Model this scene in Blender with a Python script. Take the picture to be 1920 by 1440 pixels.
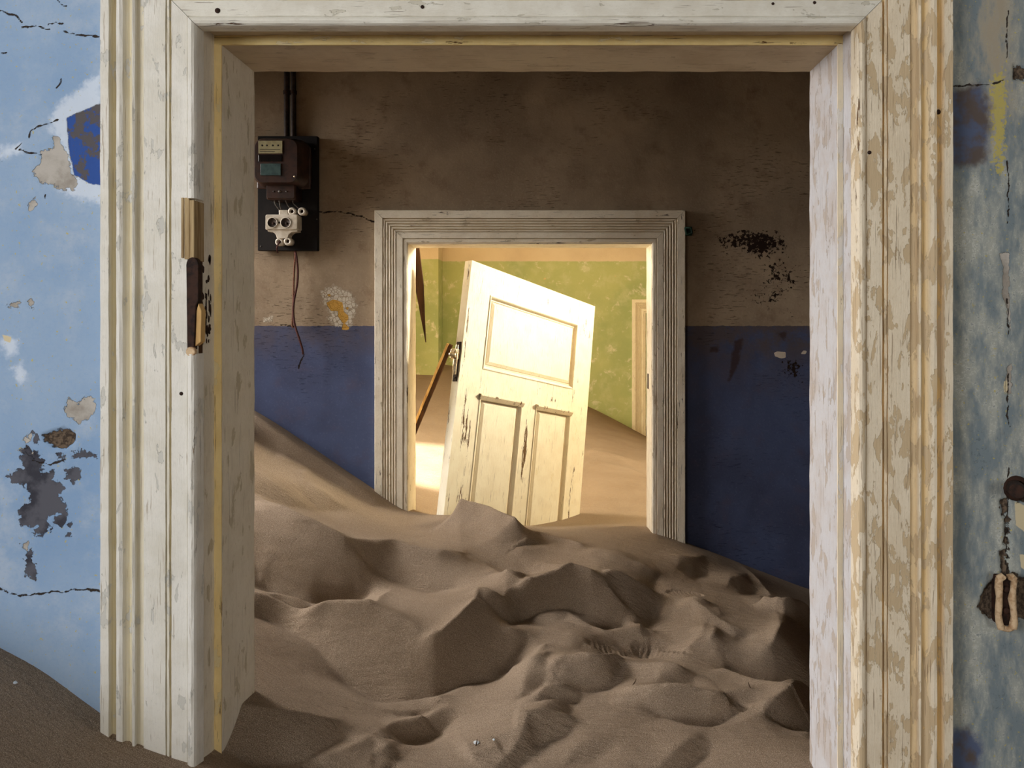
import bpy, bmesh, math, random
import numpy as np
from mathutils import Vector, Matrix

random.seed(7)
for o in list(bpy.data.objects):
    bpy.data.objects.remove(o, do_unlink=True)
scene = bpy.context.scene
COL = scene.collection

# ------------------------------------------------------------------ camera
F = 1400.0                      # focal length in pixels of the 1920x1440 frame
VX, VY = 1038.0, 593.0          # vanishing point of the straight-ahead direction
EYE = 1.6
cam_d = bpy.data.cameras.new('camera')
cam = bpy.data.objects.new('camera', cam_d)
COL.objects.link(cam)
cam.location = (0, 0, EYE)
cam.rotation_euler = (math.pi / 2, 0, 0)
cam_d.sensor_fit = 'HORIZONTAL'
cam_d.sensor_width = 36.0
cam_d.lens = 36.0 * F / 1920.0
cam_d.shift_x = -(VX - 960.0) / 1920.0
cam_d.shift_y = -(720.0 - VY) / 1920.0
cam_d.clip_start = 0.05
scene.camera = cam

# ------------------------------------------------------------------ world / light
world = bpy.data.worlds.new('sky')
scene.world = world
world.use_nodes = True
wn = world.node_tree
bg = wn.nodes['Background']
sky = wn.nodes.new('ShaderNodeTexSky')
sky.sky_type = 'NISHITA'
sky.sun_disc = False
sky.sun_elevation = math.radians(30)
sky.sun_rotation = math.radians(95)
wn.links.new(sky.outputs[0], bg.inputs[0])
bg.inputs[1].default_value = 0.10

def srgb(r, g, b):
    f = lambda c: (c / 255 / 12.92) if c / 255 <= 0.04045 else ((c / 255 + 0.055) / 1.055) ** 2.4
    return (f(r), f(g), f(b), 1.0)

def area(name, loc, target, sx, sy, power, col, spread=180):
    d = bpy.data.lights.new(name, 'AREA')
    d.shape = 'RECTANGLE'; d.size = sx; d.size_y = sy
    d.energy = power; d.color = col; d.spread = math.radians(spread)
    o = bpy.data.objects.new(name, d); COL.objects.link(o)
    o.location = loc
    o.rotation_euler = (Vector(target) - Vector(loc)).to_track_quat('-Z', 'Y').to_euler()
    return o

# sun through the right-hand window of the far room
SUN_TO = Vector((0.92, 0.05, 0.37)).normalized()
sd = bpy.data.lights.new('sun', 'SUN'); sd.energy = 42; sd.angle = math.radians(3.0); sd.color = (1.0, 0.90, 0.70)
so = bpy.data.objects.new('sun', sd); COL.objects.link(so)
so.location = (6, 4, 6)
so.rotation_euler = (-SUN_TO).to_track_quat('-Z', 'Y').to_euler()
# daylight through the window openings, plus two added fill lamps
area('daylight_front_window', (-2.36, -1.1, 2.05), (0.25, 1.2, 1.35), 1.3, 1.1, 58, (0.97, 0.98, 1.0))
area('fill_left_jamb', (1.25, -2.93, 1.95), (-0.5, 1.2, 1.4), 0.9, 1.1, 15, (1.0, 0.95, 0.86), 120)  # added lamp at an invented opening, brightens the left jamb
area('daylight_hall_window', (-2.36, 2.35, 2.25), (0.1, 2.0, 0.62), 0.7, 0.7, 24, (1.0, 0.96, 0.92), 95)
area('daylight_far_left_window', (-2.36, 4.6, 2.0), (0.4, 3.2, 1.3), 1.1, 1.1, 135, (1.0, 0.89, 0.66), 170)
area('daylight_far_right_window', (2.55, 4.5, 2.15), (-0.1, 3.6, 1.2), 1.0, 0.5, 48, (1.0, 0.88, 0.62), 115)
area('fill_leaf_top', (2.55, 4.2, 2.32), (-0.28, 3.12, 1.72), 0.5, 0.4, 6.5, (1.0, 0.90, 0.70), 30)  # added narrow lamp that brightens the loose door's upper left

scene.view_settings.view_transform = 'Standard'
scene.view_settings.look = 'None'
scene.view_settings.exposure = 0.0
scene.view_settings.gamma = 1.0
scene.view_settings.use_curve_mapping = False

# ------------------------------------------------------------------ helpers
def P(px, py, Y):
    return np.array(((px - VX) * Y / F, Y, EYE - (py - VY) * Y / F))
def PX(px, Y): return (px - VX) * Y / F
def PZ(py, Y): return EYE - (py - VY) * Y / F

def tag(o, label=None, cat=None, group=None, kind=None):
    if label: o['label'] = label
    if cat: o['category'] = cat
    if group: o['group'] = group
    if kind: o['kind'] = kind
    return o

def empty(name, loc=(0, 0, 0)):
    o = bpy.data.objects.new(name, None)
    o.empty_display_size = 0.05
    COL.objects.link(o); o.location = loc
    return o

def root_loc(o):
    v = Vector((0, 0, 0))
    while o is not None:
        v += Vector(o.location); o = o.parent
    return v

class MB:
    """collects shapes for one mesh object"""
    def __init__(self): self.v = []; self.f = []; self.attrs = {}; self.smooth = []
    def add(self, verts, faces, smooth=False):
        b = len(self.v)
        self.v += [tuple(map(float, p)) for p in verts]
        self.f += [tuple(i + b for i in fc) for fc in faces]
        self.smooth += [smooth] * len(faces)
        return b
    def box(self, a, b):
        x0, y0, z0 = a; x1, y1, z1 = b
        self.add([(x0,y0,z0),(x1,y0,z0),(x1,y1,z0),(x0,y1,z0),(x0,y0,z1),(x1,y0,z1),(x1,y1,z1),(x0,y1,z1)],
                 [(0,3,2,1),(4,5,6,7),(0,1,5,4),(1,2,6,5),(2,3,7,6),(3,0,4,7)])
    def tube(self, pts, rad, seg=10, caps=True, smooth=True):
        pts = [Vector(p) for p in pts]
        n = len(pts)
        rads = rad if hasattr(rad, '__len__') else [rad] * n
        rings = []
        up = None
        for i, p in enumerate(pts):
            t = (pts[min(i+1, n-1)] - pts[max(i-1, 0)]).normalized()
            if up is None:
                up = Vector((0, 0, 1)) if abs(t.z) < 0.9 else Vector((1, 0, 0))
            a = (up - t * up.dot(t)).normalized(); up = a
            b = t.cross(a)
            rings.append([p + (a * math.cos(k*2*math.pi/seg) + b * math.sin(k*2*math.pi/seg)) * rads[i] for k in range(seg)])
        verts = [q for r in rings for q in r]
        faces = [(i*seg+k, i*seg+(k+1)%seg, (i+1)*seg+(k+1)%seg, (i+1)*seg+k) for i in range(n-1) for k in range(seg)]
        self.add(verts, faces, smooth)
        if caps:
            self.add(rings[0][::-1], [tuple(range(seg))]); self.add(rings[-1], [tuple(range(seg))])
    def lathe(self, origin, axis, prof, seg=24, smooth=True):
        """prof: list of (radius, distance along axis)"""
        o = Vector(origin); ax = Vector(axis).normalized()
        up = Vector((0, 0, 1)) if abs(ax.z) < 0.9 else Vector((1, 0, 0))
        a = (up - ax * up.dot(ax)).normalized(); b = ax.cross(a)
        verts = []
        for r, h in prof:
            for k in range(seg):
                c = 2 * math.pi * k / seg
                verts.append(o + ax * h + (a * math.cos(c) + b * math.sin(c)) * r)
        n = len(prof)
        self.add(verts, [(i*seg+k, i*seg+(k+1)%seg, (i+1)*seg+(k+1)%seg, (i+1)*seg+k) for i in range(n-1) for k in range(seg)], smooth)
    def prism(self, poly, y0, y1, smooth=False):
        """polygon in (x, z), extruded from y0 to y1"""
        n = len(poly)
        self.add([(x, y0, z) for x, z in poly] + [(x, y1, z) for x, z in poly],
                 [tuple(range(n)), tuple(range(2*n-1, n-1, -1))] + [(i, i+n, (i+1)%n+n, (i+1)%n) for i in range(n)], smooth)
    def build(self, name, mat, parent=None, bevel=0.0, local=False, bseg=2):
        me = bpy.data.meshes.new(name)
        off = Vector((0, 0, 0)) if (parent is None or local) else root_loc(parent)
        me.from_pydata([(x-off.x, y-off.y, z-off.z) for x, y, z in self.v], [], self.f)
        me.polygons.foreach_set('use_smooth', self.smooth)
        for k, vals in self.attrs.items():
            a = me.attributes.new(k, 'FLOAT', 'POINT'); a.data.foreach_set('value', vals)
        bm = bmesh.new(); bm.from_mesh(me); bmesh.ops.recalc_face_normals(bm, faces=bm.faces); bm.to_mesh(me); bm.free()
        me.update()
        o = bpy.data.objects.new(name, me); COL.objects.link(o)
        me.materials.append(mat)
        if parent: o.parent = parent
        if bevel:
            m = o.modifiers.new('bevel', 'BEVEL'); m.width = bevel; m.segments = bseg; m.limit_method = 'ANGLE'; m.angle_limit = math.radians(35)
        return o

def box_obj(name, a, b, mat, parent=None, bevel=0.0):
    m = MB(); m.box(a, b); return m.build(name, mat, parent, bevel)

# --- node graph helper
class G:
    def __init__(self, name, rough=0.85, spec=0.25):
        self.mat = bpy.data.materials.new(name); self.mat.use_nodes = True
        self.nt = self.mat.node_tree
        self.b = self.nt.nodes['Principled BSDF']
        self.b.inputs['Roughness'].default_value = rough
        self.b.inputs['Specular IOR Level'].default_value = spec
        self._c = None
    def n(self, t): return self.nt.nodes.new(t)
    def link(self, a, inp):
        if isinstance(a, bpy.types.NodeSocket): self.nt.links.new(a, inp)
        else: inp.default_value = a
    def obj(self):
        if self._c is None: self._c = self.n('ShaderNodeTexCoord').outputs['Object']
        return self._c
    def scale(self, s, vec=None):
        m = self.n('ShaderNodeMapping'); m.inputs['Scale'].default_value = s
        self.link(vec or self.obj(), m.inputs['Vector']); return m.outputs[0]
    def noise(self, scale, detail=4, rough=0.55, vec=None, dist=0.0):
        t = self.n('ShaderNodeTexNoise'); t.inputs['Scale'].default_value = scale
        t.inputs['Detail'].default_value = detail; t.inputs['Roughness'].default_value = rough
        t.inputs['Distortion'].default_value = dist
        self.link(vec or self.obj(), t.inputs['Vector']); return t.outputs['Fac']
    def voro(self, scale, feature='F1', vec=None):
        t = self.n('ShaderNodeTexVoronoi'); t.feature = feature; t.inputs['Scale'].default_value = scale
        self.link(vec or self.obj(), t.inputs['Vector']); return t.outputs['Distance']
    def math(self, op, a, b=0.0, c=None, clamp=False):
        m = self.n('ShaderNodeMath'); m.operation = op; m.use_clamp = clamp
        self.link(a, m.inputs[0]); self.link(b, m.inputs[1])
        if c is not None: self.link(c, m.inputs[2])
        return m.outputs[0]
    def sstep(self, x, lo, hi, a=0.0, b=1.0):
        m = self.n('ShaderNodeMapRange'); m.interpolation_type = 'SMOOTHSTEP'
        self.link(x, m.inputs[0]); m.inputs[1].default_value = lo; m.inputs[2].default_value = hi
        m.inputs[3].default_value = a; m.inputs[4].default_value = b
        return m.outputs[0]
    def mix(self, f, a, b, blend='MIX'):
        m = self.n('ShaderNodeMix'); m.data_type = 'RGBA'; m.blend_type = blend
        self.link(f, m.inputs[0]); self.link(a, m.inputs[6]); self.link(b, m.inputs[7])
        return m.outputs[2]
    def attr(self, name):
        a = self.n('ShaderNodeAttribute'); a.attribute_name = name; return a.outputs['Fac']
    def sep(self, vec=None):
        s = self.n('ShaderNodeSeparateXYZ'); self.link(vec or self.obj(), s.inputs[0]); return s.outputs
    def color(self, c): self.link(c, self.b.inputs['Base Color'])
    def rough(self, r): self.link(r, self.b.inputs['Roughness'])
    def bump(self, h, dist=0.002, strength=1.0):
        m = self.n('ShaderNodeBump'); m.inputs['Distance'].default_value = dist; m.inputs['Strength'].default_value = strength
        self.link(h, m.inputs['Height']); self.nt.links.new(m.outputs[0], self.b.inputs['Normal'])

def simple(name, col, col2=None, scale=40, rough=0.7, spec=0.3, metal=0.0, bump=0.0005, stretch=(1, 1, 1), lo=0.4, hi=0.65):
    g = G(name, rough, spec)
    n = g.noise(scale, 5, 0.6, g.scale(stretch))
    g.color(g.mix(g.sstep(n, lo, hi), col, col2 or tuple(c * 0.7 for c in col[:3]) + (1,)))
    g.b.inputs['Metallic'].default_value = metal
    if bump: g.bump(n, bump)
    return g.mat

# ------------------------------------------------------------------ materials
def mat_trim(name, paint, paint2, groove, under, raw, axis='z', patch=0.0, chip=0.5, seed=0.0):
    """old paint on wood: groove = colour left in the hollows, raw = bare timber where edges are chipped"""
    g = G(name, 0.62, 0.3)
    st = {'z': (1, 1, 0.12), 'x': (0.12, 1, 1)}[axis]
    mp = g.n('ShaderNodeMapping'); mp.inputs['Location'].default_value = (seed, seed * .7, seed * 1.3); g.link(g.obj(), mp.inputs['Vector'])
    base = mp.outputs[0]
    sv = g.scale(st, base)
    fine = g.noise(260, 4, 0.7, sv)
    mid = g.noise(55, 6, 0.65, sv)
    blot = g.noise(16, 5, 0.6, base)
    grain = g.noise(420, 2, 0.5, g.scale({'z': (1, 1, 0.03), 'x': (0.03, 1, 1)}[axis], base))
    c = g.mix(g.sstep(blot, 0.38, 0.66), paint, paint2)
    c = g.mix(g.math('MULTIPLY', g.attr('groove'), 0.9), c, groove)
    c = g.mix(g.math('MULTIPLY', g.sstep(g.noise(330, 4, 0.75, g.scale({'z': (1, 1, 0.4), 'x': (0.4, 1, 1)}[axis], base)), 0.52, 0.66), 0.35), c, under)
    # flaked patches showing the older coat
    pn = g.noise(48, 7, 0.62, g.scale({'z': (1, 1, 0.34), 'x': (0.34, 1, 1)}[axis], base), 0.3)
    pm = g.sstep(g.math('ADD', pn, g.math('MULTIPLY', blot, 0.25)), 0.735 - patch, 0.750 - patch)
    c = g.mix(pm, c, under)
    # chips down to the timber, most along the arrises
    wear = g.attr('wear')
    cv = g.math('ADD', mid, g.math('MULTIPLY', wear, 0.20))
    cv = g.math('ADD', cv, g.math('MULTIPLY', g.math('SUBTRACT', fine, 0.5), 0.22))
    cm = g.sstep(cv, 0.885 - 0.1 * chip, 0.90 - 0.1 * chip)
    c = g.mix(cm, c, raw)
    # hairline drying cracks along the grain
    hc = g.sstep(g.math('ADD', grain, g.math('MULTIPLY', mid, 0.35)), 0.835, 0.875)
    c = g.mix(g.math('MULTIPLY', hc, 0.55), c, raw)
    g.color(c)
    h = g.math('SUBTRACT', g.math('MULTIPLY', fine, 0.6), g.math('MULTIPLY', cm, 0.9))
    h = g.math('SUBTRACT', h, g.math('MULTIPLY', pm, 0.4))
    h = g.math('ADD', h, g.math('MULTIPLY', grain, 0.25))
    g.bump(h, 0.0012)
    return g.mat

RAW = srgb(88, 62, 44)
M = {}
M['trim_left'] = mat_trim('old_white_paint', srgb(233, 229, 220), srgb(222, 217, 205), srgb(208, 194, 154), srgb(206, 203, 194), srgb(150, 128, 100), patch=0.0, chip=0.40)
M['trim_right'] = mat_trim('flaking_cream_and_warm_light', srgb(236, 222, 198), srgb(226, 211, 186), srgb(224, 190, 126), srgb(206, 183, 148), srgb(120, 92, 64), patch=0.10, chip=0.62, seed=3.1)  # creamier than the left: age, plus warm light put into the colour
M['trim_head'] = mat_trim('old_white_head_paint', srgb(228, 224, 212), srgb(216, 210, 196), srgb(208, 194, 154), srgb(204, 198, 182), RAW, axis='x', patch=0.0, chip=0.6)
M['jamb_left'] = mat_trim('beige_jamb_paint', srgb(230, 221, 203), srgb(220, 210, 190), srgb(170, 150, 110), srgb(196, 184, 158), srgb(120, 100, 76), chip=0.35, seed=1.7)
M['jamb_right'] = mat_trim('worn_jamb_paint', srgb(206, 204, 206), srgb(198, 190, 186), srgb(200, 186, 160), srgb(188, 176, 166), srgb(130, 104, 84), patch=0.045, chip=0.42, seed=5.2)
M['jamb_head'] = mat_trim('beige_head_paint', srgb(200, 184, 158), srgb(186, 168, 142), srgb(170, 150, 110), srgb(180, 164, 140), RAW, axis='x', chip=0.4, seed=1.7)
M['stop'] = mat_trim('yellow_rebate_paint', srgb(242, 216, 156), srgb(232, 204, 142), srgb(200, 170, 110), srgb(226, 206, 158), srgb(116, 82, 46), patch=0.02, chip=0.8, seed=2.2)
M['stop_head'] = mat_trim('yellow_head_rebate_paint', srgb(232, 208, 146), srgb(222, 196, 134), srgb(200, 170, 110), srgb(230, 212, 168), srgb(116, 82, 46), axis='x', patch=0.02, chip=0.75, seed=2.2)
M['stop_right'] = mat_trim('pale_rebate_paint', srgb(240, 226, 196), srgb(232, 220, 194), srgb(200, 170, 110), srgb(236, 230, 220), srgb(116, 82, 46), patch=0.04, chip=0.8, seed=6.2)
M['trim2'] = mat_trim('aged_cream_paint', srgb(240, 230, 210), srgb(230, 218, 196), srgb(196, 176, 142), srgb(196, 182, 156), srgb(62, 44, 30), patch=-0.02, chip=0.95, seed=8.4)
M['trim2_head'] = mat_trim('aged_cream_head_paint', srgb(240, 230, 210), srgb(230, 218, 196), srgb(196, 176, 142), srgb(196, 182, 156), srgb(62, 44, 30), axis='x', patch=-0.02, chip=1.0, seed=8.4)
M['leaf'] = mat_trim('cream_door_paint', srgb(244, 236, 212), srgb(238, 228, 202), srgb(190, 160, 104), srgb(236, 224, 190), srgb(96, 66, 28), patch=-0.06, chip=1.0, seed=4.3)
M['rust'] = simple('rusted_iron', srgb(62, 40, 30), srgb(36, 25, 21), 90, 0.8, 0.3, 0.2, 0.0008)
M['raw_wood'] = simple('bare_wood', srgb(186, 162, 122), srgb(138, 112, 78), 60, 0.85, 0.2, 0, 0.0008, (1, 1, 0.08))
M['old_wood'] = simple('weathered_wood', srgb(78, 52, 32), srgb(50, 34, 22), 60, 0.85, 0.2, 0, 0.001, (1, 1, 0.12))
M['pale_wood'] = simple('pale_wood', srgb(214, 176, 116), srgb(170, 130, 80), 60, 0.8, 0.2, 0, 0.001, (1, 1, 0.12))
M['board'] = simple('black_slate_board', srgb(30, 25, 23), srgb(22, 18, 17), 14, 0.75, 0.2, 0, 0.0004)
M['bakelite'] = simple('brown_enamel_case', srgb(62, 38, 28), srgb(40, 25, 20), 30, 0.42, 0.5, 0, 0.0003)
M['ceramic'] = simple('white_porcelain', srgb(222, 212, 196), srgb(196, 184, 164), 30, 0.35, 0.5, 0, 0.0002)
M['ceramic_old'] = simple('chipped_cream_porcelain', srgb(214, 186, 150), srgb(176, 140, 104), 120, 0.7, 0.3, 0, 0.001)
M['dark_hole'] = simple('dark_screw_and_hole_shade', srgb(52, 38, 28), srgb(30, 22, 18), 60, 0.5, 0.4, 0.5, 0.0003)
M['dial'] = simple('cream_dial_card', srgb(176, 168, 128), srgb(160, 150, 112), 40, 0.6, 0.3, 0, 0)
M['ink'] = simple('black_print', srgb(34, 30, 26), srgb(30, 26, 22), 40, 0.7, 0.2, 0, 0)
M['dark_glass'] = simple('dark_meter_window', srgb(24, 22, 22), srgb(30, 27, 26), 30, 0.2, 0.5, 0, 0)
M['teal_plate'] = simple('dull_teal_plate', srgb(70, 92, 90), srgb(54, 74, 74), 40, 0.4, 0.4, 0, 0.0003)
M['cable'] = simple('braided_cable', srgb(136, 96, 76), srgb(84, 54, 46), 300, 0.9, 0.2, 0, 0.0008)
M['cable_dark'] = simple('dark_braided_cable', srgb(92, 58, 54), srgb(58, 36, 34), 300, 0.9, 0.2, 0, 0.0008)
M['wire'] = simple('grey_wire', srgb(116, 110, 104), srgb(84, 78, 72), 100, 0.5, 0.4, 0.3, 0)
M['pipe'] = simple('dark_conduit', srgb(66, 52, 44), srgb(42, 33, 29), 60, 0.6, 0.3, 0.3, 0.0005)
M['green_metal'] = simple('green_patina_metal', srgb(38, 66, 52), srgb(26, 44, 36), 90, 0.7, 0.3, 0.3, 0.0004)
M['nickel'] = simple('tarnished_nickel', srgb(206, 190, 160), srgb(140, 116, 84), 70, 0.35, 0.5, 0.6, 0.0004)
M['chip'] = simple('pale_paint_flake', srgb(214, 220, 226), srgb(180, 186, 190), 60, 0.7, 0.3, 0, 0)
M['straw'] = simple('dark_twig', srgb(72, 54, 38), srgb(52, 40, 30), 60, 0.9, 0.2, 0, 0)
M['plaster_plain'] = simple('plain_plaster', srgb(150, 162, 176), srgb(138, 150, 162), 6, 0.92, 0.1, 0, 0.002)
M['hall_plain'] = simple('hall_plaster', srgb(140, 122, 100), srgb(120, 104, 84), 6, 0.92, 0.1, 0, 0.002)
M['warm_plain'] = simple('warm_plaster', srgb(222, 206, 176), srgb(206, 190, 160), 6, 0.92, 0.1, 0, 0.002)
M['ceiling_grey'] = simple('ceiling_boards', srgb(96, 84, 72), srgb(76, 66, 56), 6, 0.92, 0.1, 0, 0.002)
M['ceiling_pale'] = simple('ceiling_plaster', srgb(206, 198, 184), srgb(190, 182, 168), 6, 0.92, 0.1, 0, 0.002)

def masked(g, name, amp=0.35, freq=60, soft=0.03, seed=0.0, thr=0.5):
    """crisp, ragged mask from a smooth per-vertex mask"""
    mp = g.n('ShaderNodeMapping'); mp.inputs['Location'].default_value = (seed, seed, seed); g.link(g.obj(), mp.inputs['Vector'])
    n = g.noise(freq, 6, 0.62, mp.outputs[0])
    v = g.math('ADD', g.attr(name), g.math('MULTIPLY', g.math('SUBTRACT', n, 0.5), amp))
    return g.sstep(v, thr - soft, thr + soft)

# blue wall of the front room
def mat_blue():
    g = G('pale_blue_limewash', 0.9, 0.12)
    big = g.noise(2.6, 5, 0.6); mid = g.noise(14, 6, 0.65); fine = g.noise(150, 4, 0.7)
    z = g.sep()[2]
    base = g.mix(g.sstep(big, 0.35, 0.66), srgb(158, 180, 206), srgb(136, 164, 198))
    base = g.mix(g.sstep(mid, 0.45, 0.75), base, srgb(170, 186, 206))
    base = g.mix(g.math('MULTIPLY', g.sstep(fine, 0.45, 0.8), 0.35), base, srgb(120, 156, 200))
    # grubby grey green paint on the right-hand side of the doorway
    gv = g.scale((1, 1, 0.35))
    gm = g.noise(22, 7, 0.68, gv); gs = g.noise(170, 5, 0.7)
    grub = g.mix(g.sstep(gm, 0.40, 0.62), srgb(124, 136, 142), srgb(172, 174, 166))
    grub = g.mix(g.sstep(g.math('ADD', gs, g.math('MULTIPLY', gm, 0.6)), 0.84, 0.96), grub, srgb(200, 202, 194))
    grub = g.mix(g.math('MULTIPLY', g.sstep(gs, 0.56, 0.64), 0.6), grub, srgb(78, 92, 100))
    base = g.mix(g.attr('m_grub'), base, grub)
    base = g.mix(g.math('MULTIPLY', g.attr('m_tan'), g.sstep(gm, 0.35, 0.6)), base, srgb(166, 156, 138))
    wh = masked(g, 'm_white', 1.3, 70, 0.30, 2.0)
    base = g.mix(g.math('MULTIPLY', wh, 0.85), base, srgb(212, 222, 236))
    yl = masked(g, 'm_yellow', 3.4, 150, 0.10, 3.0)
    base = g.mix(g.math('MULTIPLY', yl, 0.85), base, srgb(190, 176, 96))
    blue = masked(g, 'm_blue', 0.5, 90, 0.06, 1.0)
    bn = g.noise(46, 6, 0.7); bn2 = g.noise(20, 4, 0.6)
    bc = g.mix(g.sstep(g.math('ADD', bn, g.math('MULTIPLY', g.math('SUBTRACT', bn2, 0.5), 0.8)), 0.50, 0.58), srgb(56, 86, 154), srgb(92, 88, 90))
    base = g.mix(blue, base, bc)
    navy = masked(g, 'm_navy', 0.7, 45, 0.22, 4.0)
    nc = g.mix(g.sstep(bn2, 0.48, 0.66), srgb(88, 98, 124), srgb(94, 84, 80))
    base = g.mix(navy, base, nc)
    pl = masked(g, 'm_plaster', 0.95, 105, 0.03, 5.0)
    pc = g.mix(g.sstep(mid, 0.4, 0.65), srgb(186, 180, 172), srgb(150, 142, 132))
    base = g.mix(pl, base, pc)
    dk = masked(g, 'm_dark', 1.25, 100, 0.03, 6.0)
    dc = g.mix(g.sstep(g.noise(24, 5, 0.6), 0.42, 0.62), srgb(92, 92, 100), srgb(62, 62, 70))
    base = g.mix(dk, base, dc)
    cr = masked(g, 'm_cream', 0.35, 90, 0.05, 7.0)
    base = g.mix(cr, base, srgb(212, 198, 164))
    br = masked(g, 'm_brown', 0.9, 110, 0.04, 8.0)
    base = g.mix(br, base, g.mix(g.sstep(fine, 0.4, 0.6), srgb(112, 96, 80), srgb(66, 56, 48)))
    ck = masked(g, 'm_crack', 0.42, 110, 0.04, 9.0, 0.86)
    base = g.mix(ck, base, srgb(58, 50, 44))
    # small random chips in the paint
    sc = g.noise(75, 5, 0.62, g.scale((1, 1, 1.6)))
    base = g.mix(g.math('MULTIPLY', g.sstep(sc, 0.755, 0.77), 0.8), base, srgb(92, 92, 92))
    g.color(base)
    h = g.math('MULTIPLY', fine, 0.25)
    h = g.math('ADD', h, g.math('MULTIPLY', mid, 0.7))
    for m, k in ((pl, 0.9), (dk, 0.6), (ck, 1.2), (br, 1.2), (blue, 0.5)):
        h = g.math('SUBTRACT', h, g.math('MULTIPLY', m, k))
    g.bump(h, 0.0016)
    return g.mat
M['blue_wall'] = mat_blue()

DADO = PZ(611, 2.91)
def mat_hall():
    g = G('hall_wall_paint', 0.93, 0.1)
    z = g.sep()[2]
    big = g.noise(2.2, 5, 0.6); mid = g.noise(11, 6, 0.65); fine = g.noise(120, 4, 0.7)
    up = g.mix(g.sstep(big, 0.36, 0.66), srgb(172, 152, 127), srgb(142, 124, 103))
    up = g.mix(g.math('MULTIPLY', g.sstep(mid, 0.48, 0.75), 0.7), up, srgb(124, 102, 82))
    up = g.mix(g.math('MULTIPLY', g.sstep(fine, 0.5, 0.8), 0.4), up, srgb(190, 170, 146))
    lines = g.noise(30, 4, 0.6, g.scale((1, 1, 9)))
    lm = g.math('MULTIPLY', g.sstep(lines, 0.60, 0.70), g.sstep(g.noise(3.5, 3), 0.46, 0.62))
    up = g.mix(g.math('MULTIPLY', lm, 0.6), up, srgb(96, 78, 62))
    # blue paint below the dado line
    lo = g.mix(g.sstep(big, 0.4, 0.62), srgb(80, 90, 122), srgb(72, 78, 104))
    lo = g.mix(g.math('MULTIPLY', g.sstep(mid, 0.5, 0.74), 0.6), lo, srgb(88, 84, 104))
    lo = g.mix(g.math('MULTIPLY', g.sstep(fine, 0.52, 0.8), 0.35), lo, srgb(118, 126, 156))
    gr = g.math('MULTIPLY', g.attr('m_greyed'), g.sstep(mid, 0.30, 0.58))
    lo = g.mix(g.math('MULTIPLY', gr, 0.8), lo, srgb(92, 84, 88))
    edge = g.math('ADD', z, g.math('MULTIPLY', g.math('SUBTRACT', g.noise(60, 4), 0.5), 0.008))
    base = g.mix(g.sstep(edge, DADO - 0.002, DADO + 0.002), lo, up)
    wh = masked(g, 'm_white', 0.8, 60, 0.12, 2.0)
    cell = g.math('MULTIPLY', g.sstep(g.voro(70, 'DISTANCE_TO_EDGE', None), 0.02, 0.07), 0.75)
    base = g.mix(g.math('MULTIPLY', wh, cell), base, srgb(206, 196, 178))
    mu = masked(g, 'm_mustard', 0.35, 80, 0.03, 3.0)
    base = g.mix(mu, base, srgb(186, 142, 68))
    sp = g.noise(95, 4, 0.6); sp2 = g.noise(14, 4, 0.6)
    mold = g.sstep(g.math('ADD', g.math('ADD', g.math('MULTIPLY', sp, 0.7), g.math('MULTIPLY', sp2, 0.5)), g.math('MULTIPLY', g.attr('m_mold'), 0.30)), 0.845, 0.87)
    mold = g.math('MULTIPLY', mold, g.sstep(g.attr('m_mold'), 0.02, 0.10))
    base = g.mix(mold, base, srgb(44, 32, 26))
    st = masked(g, 'm_stain', 0.8, 50, 0.16, 4.0)
    base = g.mix(g.math('MULTIPLY', st, 0.75), base, srgb(66, 48, 42))
    ch = masked(g, 'm_chip', 0.2, 80, 0.05, 5.0)
    base = g.mix(ch, base, srgb(214, 200, 182))
    oc = g.sstep(g.noise(55, 2, 0.5, g.scale((1, 1, 0.6))), 0.80, 0.82)
    base = g.mix(g.math('MULTIPLY', oc, g.attr('m_och')), base, srgb(176, 140, 70))
    ck = masked(g, 'm_crack', 0.4, 70, 0.05, 9.0, 0.85)
    base = g.mix(ck, base, srgb(40, 30, 24))
    g.color(base)
    h = g.math('ADD', g.math('MULTIPLY', fine, 0.3), g.math('MULTIPLY', mid, 1.0))
    h = g.math('SUBTRACT', h, g.math('MULTIPLY', lm, 0.7))
    for m, k in ((mu, 1.0), (ck, 1.4), (mold, 0.6)):
        h = g.math('SUBTRACT', h, g.math('MULTIPLY', m, k))
    h = g.math('ADD', h, g.math('MULTIPLY', g.math('MULTIPLY', wh, cell), 0.6))
    g.bump(h, 0.0022)
    return g.mat
M['hall_wall'] = mat_hall()

def mat_green():
    g = G('green_room_paint', 0.92, 0.1)
    z = g.sep()[2]
    big = g.noise(1.7, 5, 0.6); mid = g.noise(7, 6, 0.65); fine = g.noise(70, 4, 0.7)
    gr = g.mix(g.sstep(big, 0.36, 0.66), srgb(182, 190, 132), srgb(162, 176, 122))
    gr = g.mix(g.math('MULTIPLY', g.sstep(mid, 0.46, 0.72), 0.6), gr, srgb(200, 204, 160))
    gr = g.mix(g.math('MULTIPLY', g.sstep(g.noise(9, 6, 0.7, None, 0.4), 0.56, 0.68), 0.8), gr, srgb(222, 218, 194))
    up = g.mix(g.sstep(big, 0.4, 0.65), srgb(218, 202, 174), srgb(206, 188, 160))
    edge = g.math('ADD', z, g.math('MULTIPLY', g.math('SUBTRACT', g.noise(20, 4), 0.5), 0.012))
    base = g.mix(g.sstep(edge, 2.110, 2.120), gr, up)
    pk = g.sstep(g.noise(9, 6, 0.65, g.scale((1, 1, 1.5))), 0.68, 0.70)
    base = g.mix(g.math('MULTIPLY', pk, 0.8), base, srgb(214, 190, 140))
    g.color(base)
    g.bump(g.math('ADD', mid, g.math('MULTIPLY', fine, 0.3)), 0.004)
    return g.mat
M['green_wall'] = mat_green()

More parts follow.
